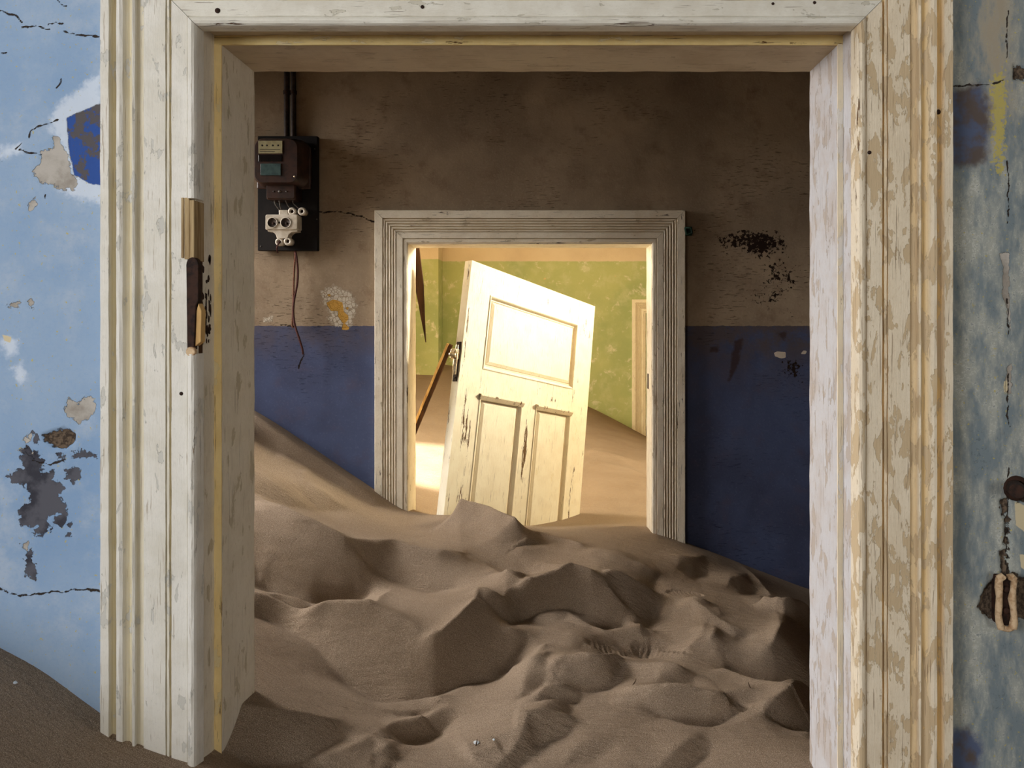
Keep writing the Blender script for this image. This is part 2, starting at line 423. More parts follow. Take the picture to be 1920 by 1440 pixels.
def mat_sand():
    g = G('fine_desert_sand', 0.95, 0.05)
    big = g.noise(3.0, 4, 0.6); gr = g.noise(520, 2, 0.7); sp = g.noise(900, 1, 0.5)
    c = g.mix(g.sstep(big, 0.35, 0.65), srgb(158, 139, 120), srgb(146, 127, 108))
    c = g.mix(g.math('MULTIPLY', g.sstep(gr, 0.42, 0.66), 0.75), c, srgb(112, 96, 80))
    c = g.mix(g.math('MULTIPLY', g.sstep(sp, 0.60, 0.68), 0.6), c, srgb(224, 206, 184))
    g.color(c)
    stre = g.noise(34, 3, 0.6, g.scale((0.35, 1.2, 1.2)))
    h = g.math('ADD', g.math('MULTIPLY', gr, 0.55), g.math('MULTIPLY', stre, 1.3))
    h = g.math('ADD', h, g.math('MULTIPLY', g.noise(130, 3, 0.6), 0.7))
    mp = g.n('ShaderNodeMapping'); mp.inputs['Rotation'].default_value = (0, 0, math.radians(42)); mp.inputs['Scale'].default_value = (.16, 1.0, .5); g.link(g.obj(), mp.inputs['Vector'])
    comb = g.math('MULTIPLY', g.noise(95, 3, 0.6, mp.outputs[0]), g.sstep(g.noise(2.2, 2), 0.40, 0.58))
    h = g.math('ADD', h, g.math('MULTIPLY', comb, 1.9))
    g.bump(h, 0.0034)
    return g.mat
M['sand'] = mat_sand()

# ------------------------------------------------------------------ geometry helpers for walls with wear masks
def poly_mask(X, Z, polys, soft):
    """signed distance to polygons mapped to 0..1, 0.5 on the outline"""
    best = np.full(X.shape, -1e9)
    for poly in polys:
        p = np.array(poly)
        d = np.full(X.shape, 1e9); inside = np.zeros(X.shape, bool)
        for i in range(len(p)):
            a = p[i]; b = p[(i + 1) % len(p)]
            e = b - a; L = max(e @ e, 1e-12)
            t = np.clip(((X - a[0]) * e[0] + (Z - a[1]) * e[1]) / L, 0, 1)
            d = np.minimum(d, np.hypot(X - a[0] - t * e[0], Z - a[1] - t * e[1]))
            cond = (a[1] > Z) != (b[1] > Z)
            with np.errstate(divide='ignore', invalid='ignore'):
                xi = (b[0] - a[0]) * (Z - a[1]) / (b[1] - a[1]) + a[0]
            inside ^= cond & (X < xi)
        best = np.maximum(best, np.where(inside, d, -d))
    return np.clip(0.5 + best / (2 * soft), 0, 1)

def line_mask(X, Z, lines, half):
    best = np.full(X.shape, 1e9)
    X, Z = X + .004 * fbm(X * 60, Z * 60, 3), Z + .004 * fbm(X * 60 + 31, Z * 60, 3)
    for ln in lines:
        p = np.array(ln)
        for i in range(len(p) - 1):
            a = p[i]; b = p[i + 1]; e = b - a; L = max(e @ e, 1e-12)
            t = np.clip(((X - a[0]) * e[0] + (Z - a[1]) * e[1]) / L, 0, 1)
            best = np.minimum(best, np.hypot(X - a[0] - t * e[0], Z - a[1] - t * e[1]))
    return np.clip(1.0 - best / half, 0, 1)

def blob(X, Z, px, py, Y, rx, ry):
    c = P(px, py, Y)
    return np.clip(1.0 - np.hypot((X - c[0]) / (rx * Y / F), (Z - c[2]) / (ry * Y / F)), 0, 1)

def pxp(pts, Y): return [(PX(x, Y), PZ(y, Y)) for x, y in pts]

def grid_patch(mb, x0, x1, z0, z1, Y, step, cut=None):
    nx = int(round((x1 - x0) / step)) + 1; nz = int(round((z1 - z0) / step)) + 1
    xs = np.linspace(x0, x1, nx); zs = np.linspace(z0, z1, nz)
    X, Z = np.meshgrid(xs, zs)
    idx = np.arange(nx * nz).reshape(nz, nx)
    q = np.stack([idx[:-1, :-1], idx[:-1, 1:], idx[1:, 1:], idx[1:, :-1]], -1).reshape(-1, 4)
    if cut:
        cx = (X[:-1, :-1] + X[1:, 1:]).ravel() / 2; cz = (Z[:-1, :-1] + Z[1:, 1:]).ravel() / 2
        q = q[~((cx > cut[0]) & (cx < cut[1]) & (cz < cut[2]))]
    return X.ravel(), Z.ravel(), q

def wall_mesh(name, patches, boxes, mat, masks):
    """patches: list of (X, Y, Z, quads); boxes: plain slabs behind them; masks: {attr: list of arrays per patch}"""
    V = []; Q = []; n = 0
    for X, Yv, Z, q in patches:
        V.append(np.stack([X, Yv, Z], -1)); Q.append(q + n); n += len(X)
    ngrid = n
    b = MB()
    for a, c in boxes: b.box(a, c)
    if b.v:
        V.append(np.array(b.v)); Q.append(np.array(b.f) + n); n += len(b.v)
    V = np.concatenate(V); Q = np.concatenate(Q)
    me = bpy.data.meshes.new(name)
    me.vertices.add(len(V)); me.vertices.foreach_set('co', V.astype(np.float32).ravel())
    me.loops.add(len(Q) * 4); me.loops.foreach_set('vertex_index', Q.astype(np.int32).ravel())
    me.polygons.add(len(Q)); me.polygons.foreach_set('loop_start', np.arange(0, len(Q) * 4, 4, dtype=np.int32))
    sm = np.zeros(len(Q), bool); sm[:len(Q) - len(b.f)] = True
    me.polygons.foreach_set('use_smooth', sm)
    me.update(calc_edges=True)
    for k, arrs in masks.items():
        at = me.attributes.new(k, 'FLOAT', 'POINT')
        v = np.zeros(n, np.float32); v[:ngrid] = np.concatenate(arrs); at.data.foreach_set('value', v)
    me.validate()
    o = bpy.data.objects.new(name, me); COL.objects.link(o); me.materials.append(mat)
    return o

# lattice noise for numpy
_rng = np.random.RandomState(11)
_perm = _rng.permutation(512)
_perm = np.concatenate([_perm, _perm, _perm])
_gr = _rng.rand(512) * 2 * np.pi
def pnoise(x, y):
    xi = np.floor(x).astype(int); yi = np.floor(y).astype(int)
    xf = x - xi; yf = y - yi
    u = xf * xf * xf * (xf * (xf * 6 - 15) + 10); v = yf * yf * yf * (yf * (yf * 6 - 15) + 10)
    def gd(a, b, dx, dy):
        h = _gr[_perm[(_perm[a & 511] + b) & 511]]
        return np.cos(h) * dx + np.sin(h) * dy
    n00 = gd(xi, yi, xf, yf); n10 = gd(xi + 1, yi, xf - 1, yf); n01 = gd(xi, yi + 1, xf, yf - 1); n11 = gd(xi + 1, yi + 1, xf - 1, yf - 1)
    return (n00 * (1 - u) + n10 * u) * (1 - v) + (n01 * (1 - u) + n11 * u) * v
def fbm(x, y, o=4):
    s = np.zeros_like(x); a = 1.0
    for i in range(o):
        s += a * pnoise(x + i * 17.3, y - i * 9.1); x = x * 2.03; y = y * 2.03; a *= 0.5
    return s

# ------------------------------------------------------------------ the setting
XL, XR, ZF, ZC = -2.4, 2.6, -0.2, 3.0
W1 = 1.18      # front wall face
W1B = 1.36
W2 = 2.91      # hall back wall face
W2B = 3.045
W3 = 7.0       # far wall face
# opening edges
L1, R1, T1 = -0.5575, 0.4755, 2.0615     # rough jamb faces of the front doorway
L1i, R1i, T1i = -0.547, 0.468, 2.047
YS = 1.229
L2, R2, T2 = -0.5626, 0.379, 1.880
L3, R3, T3 = 0.862, 1.70, 1.63

fl = box_obj('floor', (XL - .2, -3.2, ZF - 0.1), (XR + .2, 9.2, ZF), M['hall_plain'])
tag(fl, 'bare floor slab buried under the drifted sand', 'floor', kind='structure')

# --- front wall
Y = W1
S = lambda pts: pxp(pts, W1)
patches = []; masks = {k: [] for k in ('m_grub', 'm_tan', 'm_white', 'm_yellow', 'm_blue', 'm_navy', 'm_plaster', 'm_dark', 'm_cream', 'm_brown', 'm_crack')}
XA, ZA, qa = grid_patch(None, -1.02, -0.64, 0.65, 2.35, W1, 0.0023)
XB, ZB, qb = grid_patch(None, 0.56, 0.86, 0.65, 2.35, W1, 0.0023)
A = dict(
    blue=[[(125,222),(140,213),(183,195),(215,190),(215,352),(165,343),(140,328),(133,300),(128,270)]],
    white=[[(95,240),(108,195),(150,165),(190,135),(190,380),(150,377),(112,352),(132,330),(112,265)], [(2,640),(18,630),(32,640),(34,660),(15,668)], [(20,690),(40,680),(52,705),(40,720)], [(0,275),(35,274),(42,285),(0,292)]],
    plaster=[[(101,254),(112,262),(128,288),(133,325),(148,338),(136,357),(115,355),(95,342),(80,347),(62,320),(75,302),(76,286),(100,278)],
             [(50,385),(64,371),(70,385),(55,394)], [(120,772),(128,747),(145,757),(165,741),(180,756),(177,772),(165,785),(148,796),(130,780)],
             [(15,570),(34,568),(34,577),(18,577)], [(54,562),(60,560),(62,578),(54,578)], [(46,822),(58,813),(60,825),(50,830)], [(38,845),(48,838),(66,850),(60,858)], [(40,1020),(52,1018),(51,1030),(43,1029)]],
    dark=[[(38,842),(50,838),(72,852),(82,864),(75,888),(98,879),(104,890),(92,900),(112,905),(121,916),(110,930),(122,945),(126,962),(105,966),(82,975),(96,990),(76,1006),(58,1003),(70,987),(40,988),(35,960),(45,945),(60,936),(55,916),(30,907),(14,895),(25,884),(45,880)],
          [(122,882),(140,874),(153,881),(150,896),(136,907),(124,895)], [(108,852),(122,853),(120,862),(108,864)], [(134,850),(150,844),(182,852),(180,858),(140,858)],
          [(48,1036),(58,1029),(61,1052),(71,1075),(65,1088),(50,1078)], [(60,812),(72,815),(70,832),(62,832)], [(102,968),(122,962),(125,975),(112,990),(102,982)], [(125,980),(134,982),(131,990),(126,990)], [(126,1000),(131,1002),(128,1010)],
          [(0,300),(3,300),(2,304)]],
    brown=[[(80,816),(98,809),(120,803),(138,812),(139,828),(122,841),(100,838),(84,826)]],
    cream=[[(5,628),(22,632),(20,642),(8,640)]],
)
CR = [[(-60,24),(0,21),(25,27),(42,42)], [(42,51),(70,50),(92,55)], [(120,60),(150,65),(183,69)], [(88,45),(118,43)], [(30,280),(42,270)], [(36,282),(75,288)], [(58,243),(75,236),(110,226)], [(58,243),(56,258)], [(104,166),(116,155),(114,150)],
      [(-60,1100),(0,1105),(36,1119),(80,1112),(130,1108),(155,1105),(200,1109)], [(108,0),(122,12),(124,10)], [(60,865),(85,868),(96,872),(120,862)], [(5,100),(12,98)], [(85,372),(87,365)]]
Bp = dict(
    navy=[[(1770,168),(1840,160),(1858,200),(1850,300),(1830,312),(1770,312)], [(1765,1365),(1820,1368),(1842,1400),(1836,1445),(1840,1500),(1765,1500)]],
    yellow=[[(1862,150),(1880,132),(1886,200),(1878,330),(1868,320),(1862,240)]],
    plaster=[[(1874,476),(1892,470),(1893,560),(1896,640),(1888,575),(1880,555),(1882,500)], [(1888,690),(1898,680),(1896,740),(1885,735)]],
    cream=[[(1902,940),(1925,950),(1960,990),(1925,1000),(1905,985)], [(1912,1040),(1940,1040),(1935,1075),(1915,1065)], [(1882,715),(1890,712),(1892,738),(1882,735)]],
    brown=[[(1848,1105),(1866,1085),(1900,1075),(1930,1090),(1940,1130),(1925,1160),(1890,1170),(1852,1158),(1835,1140)], [(1876,938),(1890,935),(1892,960),(1882,968)], [(1876,1035),(1890,1030),(1892,1078),(1880,1080)], [(1885,975),(1893,960),(1893,1030),(1884,1020)],
           [(1902,122),(1925,128),(1925,150),(1902,148)], [(1895,905),(1930,895),(1930,945),(1900,935)]],
)
zero = lambda a: np.zeros_like(a)
def put(k, a, b): masks[k] += [a, b]
put('m_grub', zero(XA), np.ones_like(XB))
tanB = np.clip((PX(1800, W1) - XB) / 0.03, 0, 1) * 0 + np.clip(1.4 - np.abs(XB - PX(1862, W1)) / (45 * W1 / F), 0, 1) * np.clip((ZB - PZ(330, W1)) / 0.1, 0, 1)
put('m_tan', zero(XA), tanB)
put('m_white', poly_mask(XA, ZA, [S(p) for p in A['white']], 0.014), zero(XB))
put('m_yellow', zero(XA), poly_mask(XB, ZB, [S(p) for p in Bp['yellow']], 0.01))
put('m_blue', poly_mask(XA, ZA, [S(p) for p in A['blue']], 0.008), zero(XB))
put('m_navy', zero(XA), poly_mask(XB, ZB, [S(p) for p in Bp['navy']], 0.02))
put('m_plaster', poly_mask(XA, ZA, [S(p) for p in A['plaster']], 0.013), poly_mask(XB, ZB, [S(p) for p in Bp['plaster']], 0.006))
put('m_dark', poly_mask(XA, ZA, [S(p) for p in A['dark']], 0.013), zero(XB))
put('m_cream', poly_mask(XA, ZA, [S(p) for p in A['cream']], 0.008), poly_mask(XB, ZB, [S(p) for p in Bp['cream']], 0.008))
put('m_brown', poly_mask(XA, ZA, [S(p) for p in A['brown']], 0.013), poly_mask(XB, ZB, [S(p) for p in Bp['brown']], 0.013))
CRB = [[(1780,162),(1830,160),(1862,158),(1885,150)], [(1889,560),(1891,600),(1890,640)], [(1892,700),(1889,760),(1891,800)], [(1890,880),(1892,930),(1889,980),(1891,1080)], [(1890,20),(1887,60),(1889,110)], [(1888,300),(1891,340),(1889,420)], [(1780,120),(1784,128)]]
put('m_crack', line_mask(XA, ZA, [S(p) for p in CR], 0.009), line_mask(XB, ZB, [S(p) for p in CRB], 0.007))
def wav(X, Z, Yf, i, s=0.0022): return Yf + s * 0.5 * fbm(X * 5 + i, Z * 5, 3)
YA = wav(XA, ZA, W1, 0); YB = wav(XB, ZB, W1, 9)
# peeled areas really are lower than the paint
for m, d in (('m_plaster', .0012), ('m_dark', .0008), ('m_brown', .006), ('m_blue', .0008), ('m_navy', .0004)):
    YA = YA + d * np.clip((masks[m][0] - .35) / .3, 0, 1); YB = YB + d * np.clip((masks[m][1] - .35) / .3, 0, 1)
wf = wall_mesh('wall_front', [(XA, YA, ZA, qa), (XB, YB, ZB, qb)],
               [((XL, W1 + .012, ZF), (L1 - .02, W1B, ZC)), ((R1 + .02, W1 + .012, ZF), (XR, W1B, ZC)), ((L1 - .02, W1 + .012, T1 + .02), (R1 + .02, W1B, ZC)),
                ((XL, W1, ZF), (-1.02, W1 + .012, ZC)), ((.86, W1, ZF), (XR, W1 + .012, ZC)), ((-1.02, W1, 2.35), (.86, W1 + .012, ZC)),
                ((-1.02, W1, ZF), (-.6, W1 + .012, .65)), ((.52, W1, ZF), (.86, W1 + .012, .65))], M['blue_wall'], masks)
tag(wf, 'pale blue limewashed wall around the near doorway, paint peeling', 'wall', kind='structure')

# --- hall back wall
XH, ZH, qh = grid_patch(None, -1.35, 1.2, 0.35, 2.8, W2, 0.0055, (L2 - .03, R2 + .03, T2 + .03))
H = lambda pts: pxp(pts, W2)
mh = {}
mh['m_white'] = [np.maximum(poly_mask(XH, ZH, [H([(605,545),(625,535),(645,545),(660,550),(668,575),(660,610),(640,615),(612,600),(620,590),(606,565)])], 0.03), poly_mask(XH, ZH, [H([(495,598),(512,592),(512,602),(495,604)])], .02))]
mh['m_mustard'] = [poly_mask(XH, ZH, [H([(611,568),(625,561),(642,567),(645,585),(653,592),(653,600),(646,606),(655,614),(653,619),(640,618),(643,606),(634,594),(633,583),(620,583)]), H([(612,552),(620,551),(618,558)]), H([(648,576),(654,576),(652,584)])], 0.006)]
mh['m_mold'] = [np.clip(1.3 * blob(XH, ZH, 1405, 450, W2, 85, 40) + .9 * blob(XH, ZH, 1455, 520, W2, 75, 110), 0, 1) * (ZH < PZ(431, W2)) + np.clip(.9 * blob(XH, ZH, 1490, 690, W2, 50, 40), 0, 1)]
mh['m_stain'] = [poly_mask(XH, ZH, [H([(1378,640),(1394,632),(1382,690),(1366,715),(1370,680)]), H([(1330,650),(1345,648),(1345,660),(1332,660)]), H([(1455,625),(1475,622),(1470,640)])], 0.02)]
mh['m_chip'] = [poly_mask(XH, ZH, [H([(1451,662),(1456,659),(1473,660),(1473,671),(1464,672),(1453,668)]), H([(1501,664),(1506,657),(1513,658),(1511,664)])], 0.004)]
mh['m_och'] = [np.clip(1.2 - np.abs(ZH - PZ(640, W2)) / .13, 0, 1)]
mh['m_greyed'] = [np.clip((XH - .1) / .5, 0, 1) * np.clip((ZH - 1.25) / .25, 0, 1) * .8 + np.clip((ZH - 1.42) / .1, 0, 1) * .7]  # greyer towards the right and the top of the blue dado
mh['m_crack'] = [line_mask(XH, ZH, [H(p) for p in ([(594,396),(606,398),(632,396),(650,399),(682,407),(690,413),(702,416)], [(527,609),(545,611),(552,612)], [(570,665),(565,676),(560,690)], [(1302,431.5),(1302,432)])], 0.018)]
YH = wav(XH, ZH, W2, 4, 0.005) + .0015 * np.clip((mh['m_mustard'][0] - .35) / .3, 0, 1)
wm = wall_mesh('wall_middle', [(XH, YH, ZH, qh)],
               [((XL, W2 + .015, ZF), (L2 - .02, W2B, ZC)), ((R2 + .02, W2 + .015, ZF), (XR, W2B, ZC)), ((L2 - .02, W2 + .015, T2 + .02), (R2 + .02, W2B, ZC)),
                ((XL, W2, ZF), (-1.35, W2 + .015, ZC)), ((1.2, W2, ZF), (XR, W2 + .015, ZC)), ((-1.35, W2, 2.8), (1.2, W2 + .015, ZC)),
                ((-1.35, W2, ZF), (L2 - .04, W2 + .015, .35)), ((R2 + .04, W2, ZF), (1.2, W2 + .015, .35))], M['hall_wall'], mh)
tag(wm, 'hallway wall, brown plaster above a dark blue dado', 'wall', kind='structure')
# back side of that wall belongs to the sunny room: its own thin plaster skin
m = MB(); m.box((XL, W2B, ZF), (L2 - .02, W2B + .01, ZC)); m.box((R2 + .02, W2B, ZF), (XR, W2B + .01, ZC)); m.box((L2 - .02, W2B, T2 + .02), (R2 + .02, W2B + .01, ZC))
o = m.build('plaster_skin', M['warm_plain'], wm)
# front room-side skins
m = MB(); m.box((XL, W1B, ZF), (L1 - .02, W1B + .005, ZC)); m.box((R1 + .02, W1B, ZF), (XR, W1B + .005, ZC)); m.box((L1 - .02, W1B, T1 + .02), (R1 + .02, W1B + .005, ZC))
m.build('plaster_skin', M['hall_plain'], wf)

# --- far green wall with its doorway and a projecting pier
m = MB()
PIER = PX(830, W3)
m.box((XL, W3, ZF), (L3, W3 + .15, ZC)); m.box((R3, W3, ZF), (XR, W3 + .15, ZC)); m.box((L3, W3, T3), (R3, W3 + .15, ZC))
m.box((XL, 6.74, ZF), (PIER, W3, ZC))
wb = m.build('wall_back', M['green_wall'])
tag(wb, 'green painted far wall with a sandy band along the top', 'wall', kind='structure')
w = box_obj('wall_beyond', (XL, 9.0, ZF), (XR, 9.15, ZC), M['green_wall'])
tag(w, 'yellow green wall seen through the farthest doorway', 'wall', kind='structure')

# --- side walls with window openings, one piece per room
def side_wall(name, x0, x1, y0, y1, wins, mat, label):
    m = MB(); ys = y0
    for (a, b, z0, z1) in wins:
        m.box((x0, ys, ZF), (x1, a, ZC)); m.box((x0, a, ZF), (x1, b, z0)); m.box((x0, a, z1), (x1, b, ZC)); ys = b
    m.box((x0, ys, ZF), (x1, y1, ZC))
    return tag(m.build(name, mat), label, 'wall', kind='structure')
T = .15
side_wall('wall_left_front', XL - T, XL, -3.0, W1, [(-1.75, -.45, 1.5, 2.6)], M['plaster_plain'], 'left wall of the near blue room with its window opening')
side_wall('wall_right_front', XR, XR + T, -3.0, W1, [], M['plaster_plain'], 'right wall of the near blue room')
side_wall('wall_left_hall', XL - T, XL, W1, W2, [(2.0, 2.7, 1.88, 2.62)], M['hall_plain'], 'left end wall of the dark hallway with its window opening')
side_wall('wall_right_hall', XR, XR + T, W1, W2, [], M['hall_plain'], 'right end wall of the dark hallway')
side_wall('wall_left_far', XL - T, XL, W2, 9.0, [(4.05, 5.15, 1.45, 2.55)], M['warm_plain'], 'left wall of the sunlit far room')
side_wall('wall_right_far', XR, XR + T, W2, 9.0, [(3.95, 5.15, 1.97, 2.55)], M['warm_plain'], 'right wall of the sunlit far room with its window opening')
m = MB(); m.box((XL - T, -3.15, ZF), (.75, -3.0, ZC)); m.box((1.75, -3.15, ZF), (XR + T, -3.0, ZC)); m.box((.75, -3.15, ZF), (1.75, -3.0, 1.4)); m.box((.75, -3.15, 2.5), (1.75, -3.0, ZC))  # the opening is made up for the jamb fill lamp
tag(m.build('wall_rear', M['plaster_plain']), 'rear wall of the near blue room', 'wall', kind='structure')
tag(box_obj('ceiling_front', (XL - T, -3.15, ZC), (XR + T, W1B, ZC + .1), M['ceiling_pale']), 'ceiling of the near blue room', 'ceiling', kind='structure')
tag(box_obj('ceiling_hall', (XL - T, W1B, ZC), (XR + T, W2B, ZC + .1), M['ceiling_grey']), 'ceiling of the dark hallway', 'ceiling', kind='structure')
tag(box_obj('ceiling_far', (XL - T, W2B, ZC), (XR + T, W3 + .15, ZC + .1), M['warm_plain']), 'ceiling of the sunlit far room', 'ceiling', kind='structure')

# ------------------------------------------------------------------ door frames
def board(name, prof, length, axis, place, mat, parent, mitre0=0.0, mitre1=0.0, nseg=60, jit=0.0004):
    """prof: (s, t, wear, groove); board runs along its length; place(s, t, l) -> world.
    mitre0/1: how far each end moves per unit of s"""
    m = MB(); n = len(prof)
    wear = []; groove = []
    l0, l1 = length
    for i in range(nseg + 1):
        f = i / nseg
        for k, (s, t, w, g) in enumerate(prof):
            a = l0 + mitre0 * s; b = l1 + mitre1 * s
            l = a + (b - a) * f
            j = jit * math.sin(l * 37 + k * 2.1) + jit * .8 * math.sin(l * 91 + k * 5.3)
            m.v.append(tuple(map(float, place(s, t + (j if w > .3 else 0), l)))); wear.append(w); groove.append(g)
    for i in range(nseg):
        for k in range(n - 1):
            a = i * n + k
            m.f.append((a, a + 1, a + n + 1, a + n)); m.smooth.append(False)
    m.f.append(tuple(range(n))); m.smooth.append(False)
    m.f.append(tuple(range(nseg * n + n - 1, nseg * n - 1, -1))); m.smooth.append(False)
    # closing back
    for i in range(nseg):
        m.f.append((i * n, (i + 1) * n, (i + 1) * n + n - 1, i * n + n - 1)); m.smooth.append(False)
    m.attrs = {'wear': wear, 'groove': groove}
    return m.build(name, mat, parent)

def arc(s0, s1, t0, dt, n=5, w=0.25, g=0.0, g1=None):
    out = []
    for i in range(1, n):
        f = i / n
        out.append((s0 + (s1 - s0) * f, t0 + dt * math.sin(math.pi * f), w, g))
    return out

# casing profile of the near doorway, s from the inner edge outwards (minus the separate bead), t proud of the wall
Wc = 0.146
CAS = [(.0150, .0, 0, 0), (.0150, .020, .5, 0), (.0160, .0215, .35, 0), (.040, .0215, .4, 0), (.0405, .017, .4, .9), (.0435, .016, .2, 1), (.0440, .0205, .5, .3), (.0475, .0205, .5, .3), (.0480, .017, .2, 1), (.0490, .0165, .2, 1), (.0495, .0215, .6, .1),
       (.083, .0215, .45, 0), (.0835, .0175, .5, .6), (.0945, .0175, .3, .55), (.0950, .025, .7, 0), (.0975, .0265, .7, 0), (.0990, .025, .5, .2), (.102, .0205, .2, .8), (.106, .0190, .1, .9), (.110, .0215, .3, .6), (.113, .0265, .6, .1), (.117, .0285, .6, 0), (.1215, .0285, .6, 0), (.1225, .022, .5, .8), (.127, .0185, .2, 1), (.1318, .020, .3, .9), (.1325, .0300, .8, .1), (.1450, .0300, .8, 0), (.146, .0290, .9, 0), (.146, 0, .3, 0)]
BEAD = [(.0150, .0, 0, 0), (.0150, .021, .4, .1), (.0135, .0245, .3, 0), (.010, .0275, .3, 0), (.006, .0285, .5, 0), (.0025, .0265, .9, 0), (.0005, .0225, .9, 0), (0, .017, .7, 0), (0, 0, .3, 0)]
CI_L = PX(366, 1.152); CI_R = PX(1609, 1.152); CI_T = PZ(46, 1.152)
ZB0 = 0.30

d1 = empty('door_1', (0, W1, ZB0)); tag(d1, 'thick white moulded frame of the near doorway, paint flaking', 'door frame', kind='structure')
plL = lambda s, t, l: (CI_L - s, W1 - t, l)
plR = lambda s, t, l: (CI_R + s, W1 - t, l)
plT = lambda s, t, l: (l, W1 - t, CI_T + s)
board('casing', CAS, (ZB0, CI_T), 'z', plL, M['trim_left'], d1, 0, 1, 120)
cr = board('casing', CAS, (ZB0, CI_T), 'z', plR, M['trim_right'], d1, 0, 1, 120)
cr['label'] = 'casing with tan flaked patches, cream from age and painted-in warm light'
board('casing', CAS, (CI_L + .0009, CI_R - .0009), 'x', plT, M['trim_head'], d1, -1, 1, 80)
zb_hi = PZ(371, 1.15); zb_lo = PZ(664, 1.15)
board('bead', BEAD, (zb_hi, CI_T), 'z', plL, M['trim_left'], d1, 0, 1, 20)
board('bead', BEAD, (ZB0, zb_lo), 'z', plL, M['trim_left'], d1, 0, 0, 50)
board('bead', BEAD, (ZB0, CI_T), 'z', plR, M['trim_right'], d1, 0, 1, 100)
board('bead', BEAD, (CI_L + .0009, CI_R - .0009), 'x', plT, M['trim_head'], d1, -1, 1, 60)
# jamb linings: rebate step, then the deep inner face
def lining(y0, y1, xi, side, mat, name, zt):
    # s runs in depth, t is how far the face stands into the opening
    prof = [(y0, -.018, 0, 0), (y0, 0, .7, 0), (y0 + .012, 0, .25, 0), ((y0 + y1) / 2, 0, .2, 0), (y1 - .006, 0, .45, 0), (y1, -.001, .8, 0), (y1, -.018, 0, 0)]
    return board(name, prof, (ZB0, zt), 'z', (lambda s, t, l: (xi - side * t, s, l)), mat, d1, 0, 0, 90)
lining(W1 - .015, YS + .02, L1, -1, M['jamb_left'], 'jamb', T1 + .01)
lining(W1 - .015, YS + .02, R1, 1, M['jamb_right'], 'jamb', T1 + .01)
lining(YS, 1.3675, L1i, -1, M['jamb_left'], 'jamb_lining', T1i)
lining(YS, 1.3675, R1i, 1, M['jamb_right'], 'jamb_lining', T1i)
def head(y0, y1, z, xa, xb, mat, name):
    prof = [(y0, -.018, 0, 0), (y0, 0, .8, 0), (y0 + .012, 0, .35, 0), ((y0 + y1) / 2, 0, .2, 0), (y1 - .006, 0, .4, 0), (y1, -.001, .7, 0), (y1, -.018, 0, 0)]
    return board(name, prof, (xa, xb), 'x', (lambda s, t, l: (l, s, z - t)), mat, d1, 0, 0, 70)
head(W1 - .015, YS + .02, T1, L1, R1, M['jamb_head'], 'head_jamb')
head(YS, 1.3675, T1i, L1i - .017, R1i + .017, M['jamb_head'], 'head_lining')
# yellow edge strips on the rebate
def strip(xa, xb, mk, name='rebate_strip'):
    prof = [(xa, 0, .2, 0), (xa, .0025, .6, 0), (xb, .0025, .95, 0), (xb, 0, .8, 0)]
    board(name, prof, (ZB0, T1i), 'z', (lambda s, t, l: (s, YS - t, l)), M[mk], d1, 0, 0, 110, 0.0006)
strip(L1 - .0005, L1i + .0012, 'stop'); strip(R1i - .0012, R1 + .0005, 'stop_right')
prof = [(T1i - .0012, 0, .9, 0), (T1i - .0012, .0025, .95, 0), (T1 + .0005, .0025, .4, 0), (T1 + .0005, 0, .2, 0)]
board('rebate_strip', prof, (L1, R1), 'x', (lambda s, t, l: (l, YS - t, s)), M['stop_head'], d1, 0, 0, 90, 0.0006)
# casing on the hall side of the lining (closes the wall edge)
for xa, xb in ((L1i - .12, L1i - .018), (R1i + .018, R1i + .12)):
    box_obj('hall_casing', (xa, W1B + .004, ZB0), (xb, 1.385, T1i + .12), M['trim2'], d1, .003)
box_obj('hall_casing', (L1i - .12, W1B + .004, T1i + .019), (R1i + .12, 1.385, T1i + .12), M['trim2'], d1, .003)

# cut-out with bare timber and rusty keep plate on the left jamb
za, zb, zc = PZ(371, 1.16), PZ(484, 1.16), PZ(664, 1.16)
m = MB()
xa, xb = PX(340, 1.158), L1 + .0010
for k in range(3):   # three splintered strips of timber
    x0 = xa + (xb - xa) * (0, .22, .62)[k]; x1 = xa + (xb - xa) * (.22, .62, 1)[k]
    m.box((x0 + .0004, 1.1562 + .0010 * (k % 2), zb - .002 * k), (x1 - .0004, 1.19, za - .004 * (k == 2)))
m.build('bare_timber', M['raw_wood'], d1, .0008)['label'] = 'bare tan wood in the lock cut-out'
m = MB()
xp0, xp1 = PX(350, 1.157), PX(373, 1.157)
n = 10; pl = []
zt_, zb_ = zb + .001, PZ(655, 1.166)
for i in range(n + 1):
    a = math.pi * i / n; pl.append((xp0 + (xp1 - xp0) * (.5 - .5 * math.cos(a)), zt_ - .012 + .012 * math.sin(a)))
pl += [(xp1, zb_ + .075), (xp1 - .004, zb_ + .068), (xp1 - .006, zb_ + .02), (xp1 - .007, zb_), (xp0 + .002, zb_)]
m.prism(pl[::-1], 1.1548, 1.1675)
kp = m.build('strike_plate', M['rust'], d1, .0012); kp['label'] = 'rusted iron strike plate'
m = MB(); m.prism([(xp1 - .006, zb_ + .005), (xp1 + .003, zb_ + .012), (xp1 + .004, zb_ + .060), (xp1 - .001, zb_ + .072), (xp1 - .004, zb_ + .06)], 1.157, 1.172)
m.build('paint_sliver', M['pale_wood'], d1, .0012)
m = MB(); m.lathe((xp0 + .008, 1.1575, zb_ - .003), (0, -1, 0), [(0, .004), (.003, .0035), (.0062, .0055), (.0075, .004), (.0078, .0)], 16)
m.build('screw_cup', M['ceramic_old'], d1)
m = MB(); m.box((xp0 - .002, 1.172, zb_ - .012), (L1 + .0005, 1.185, zb + .004)); m.build('rebate_ground', M['old_wood'], d1)
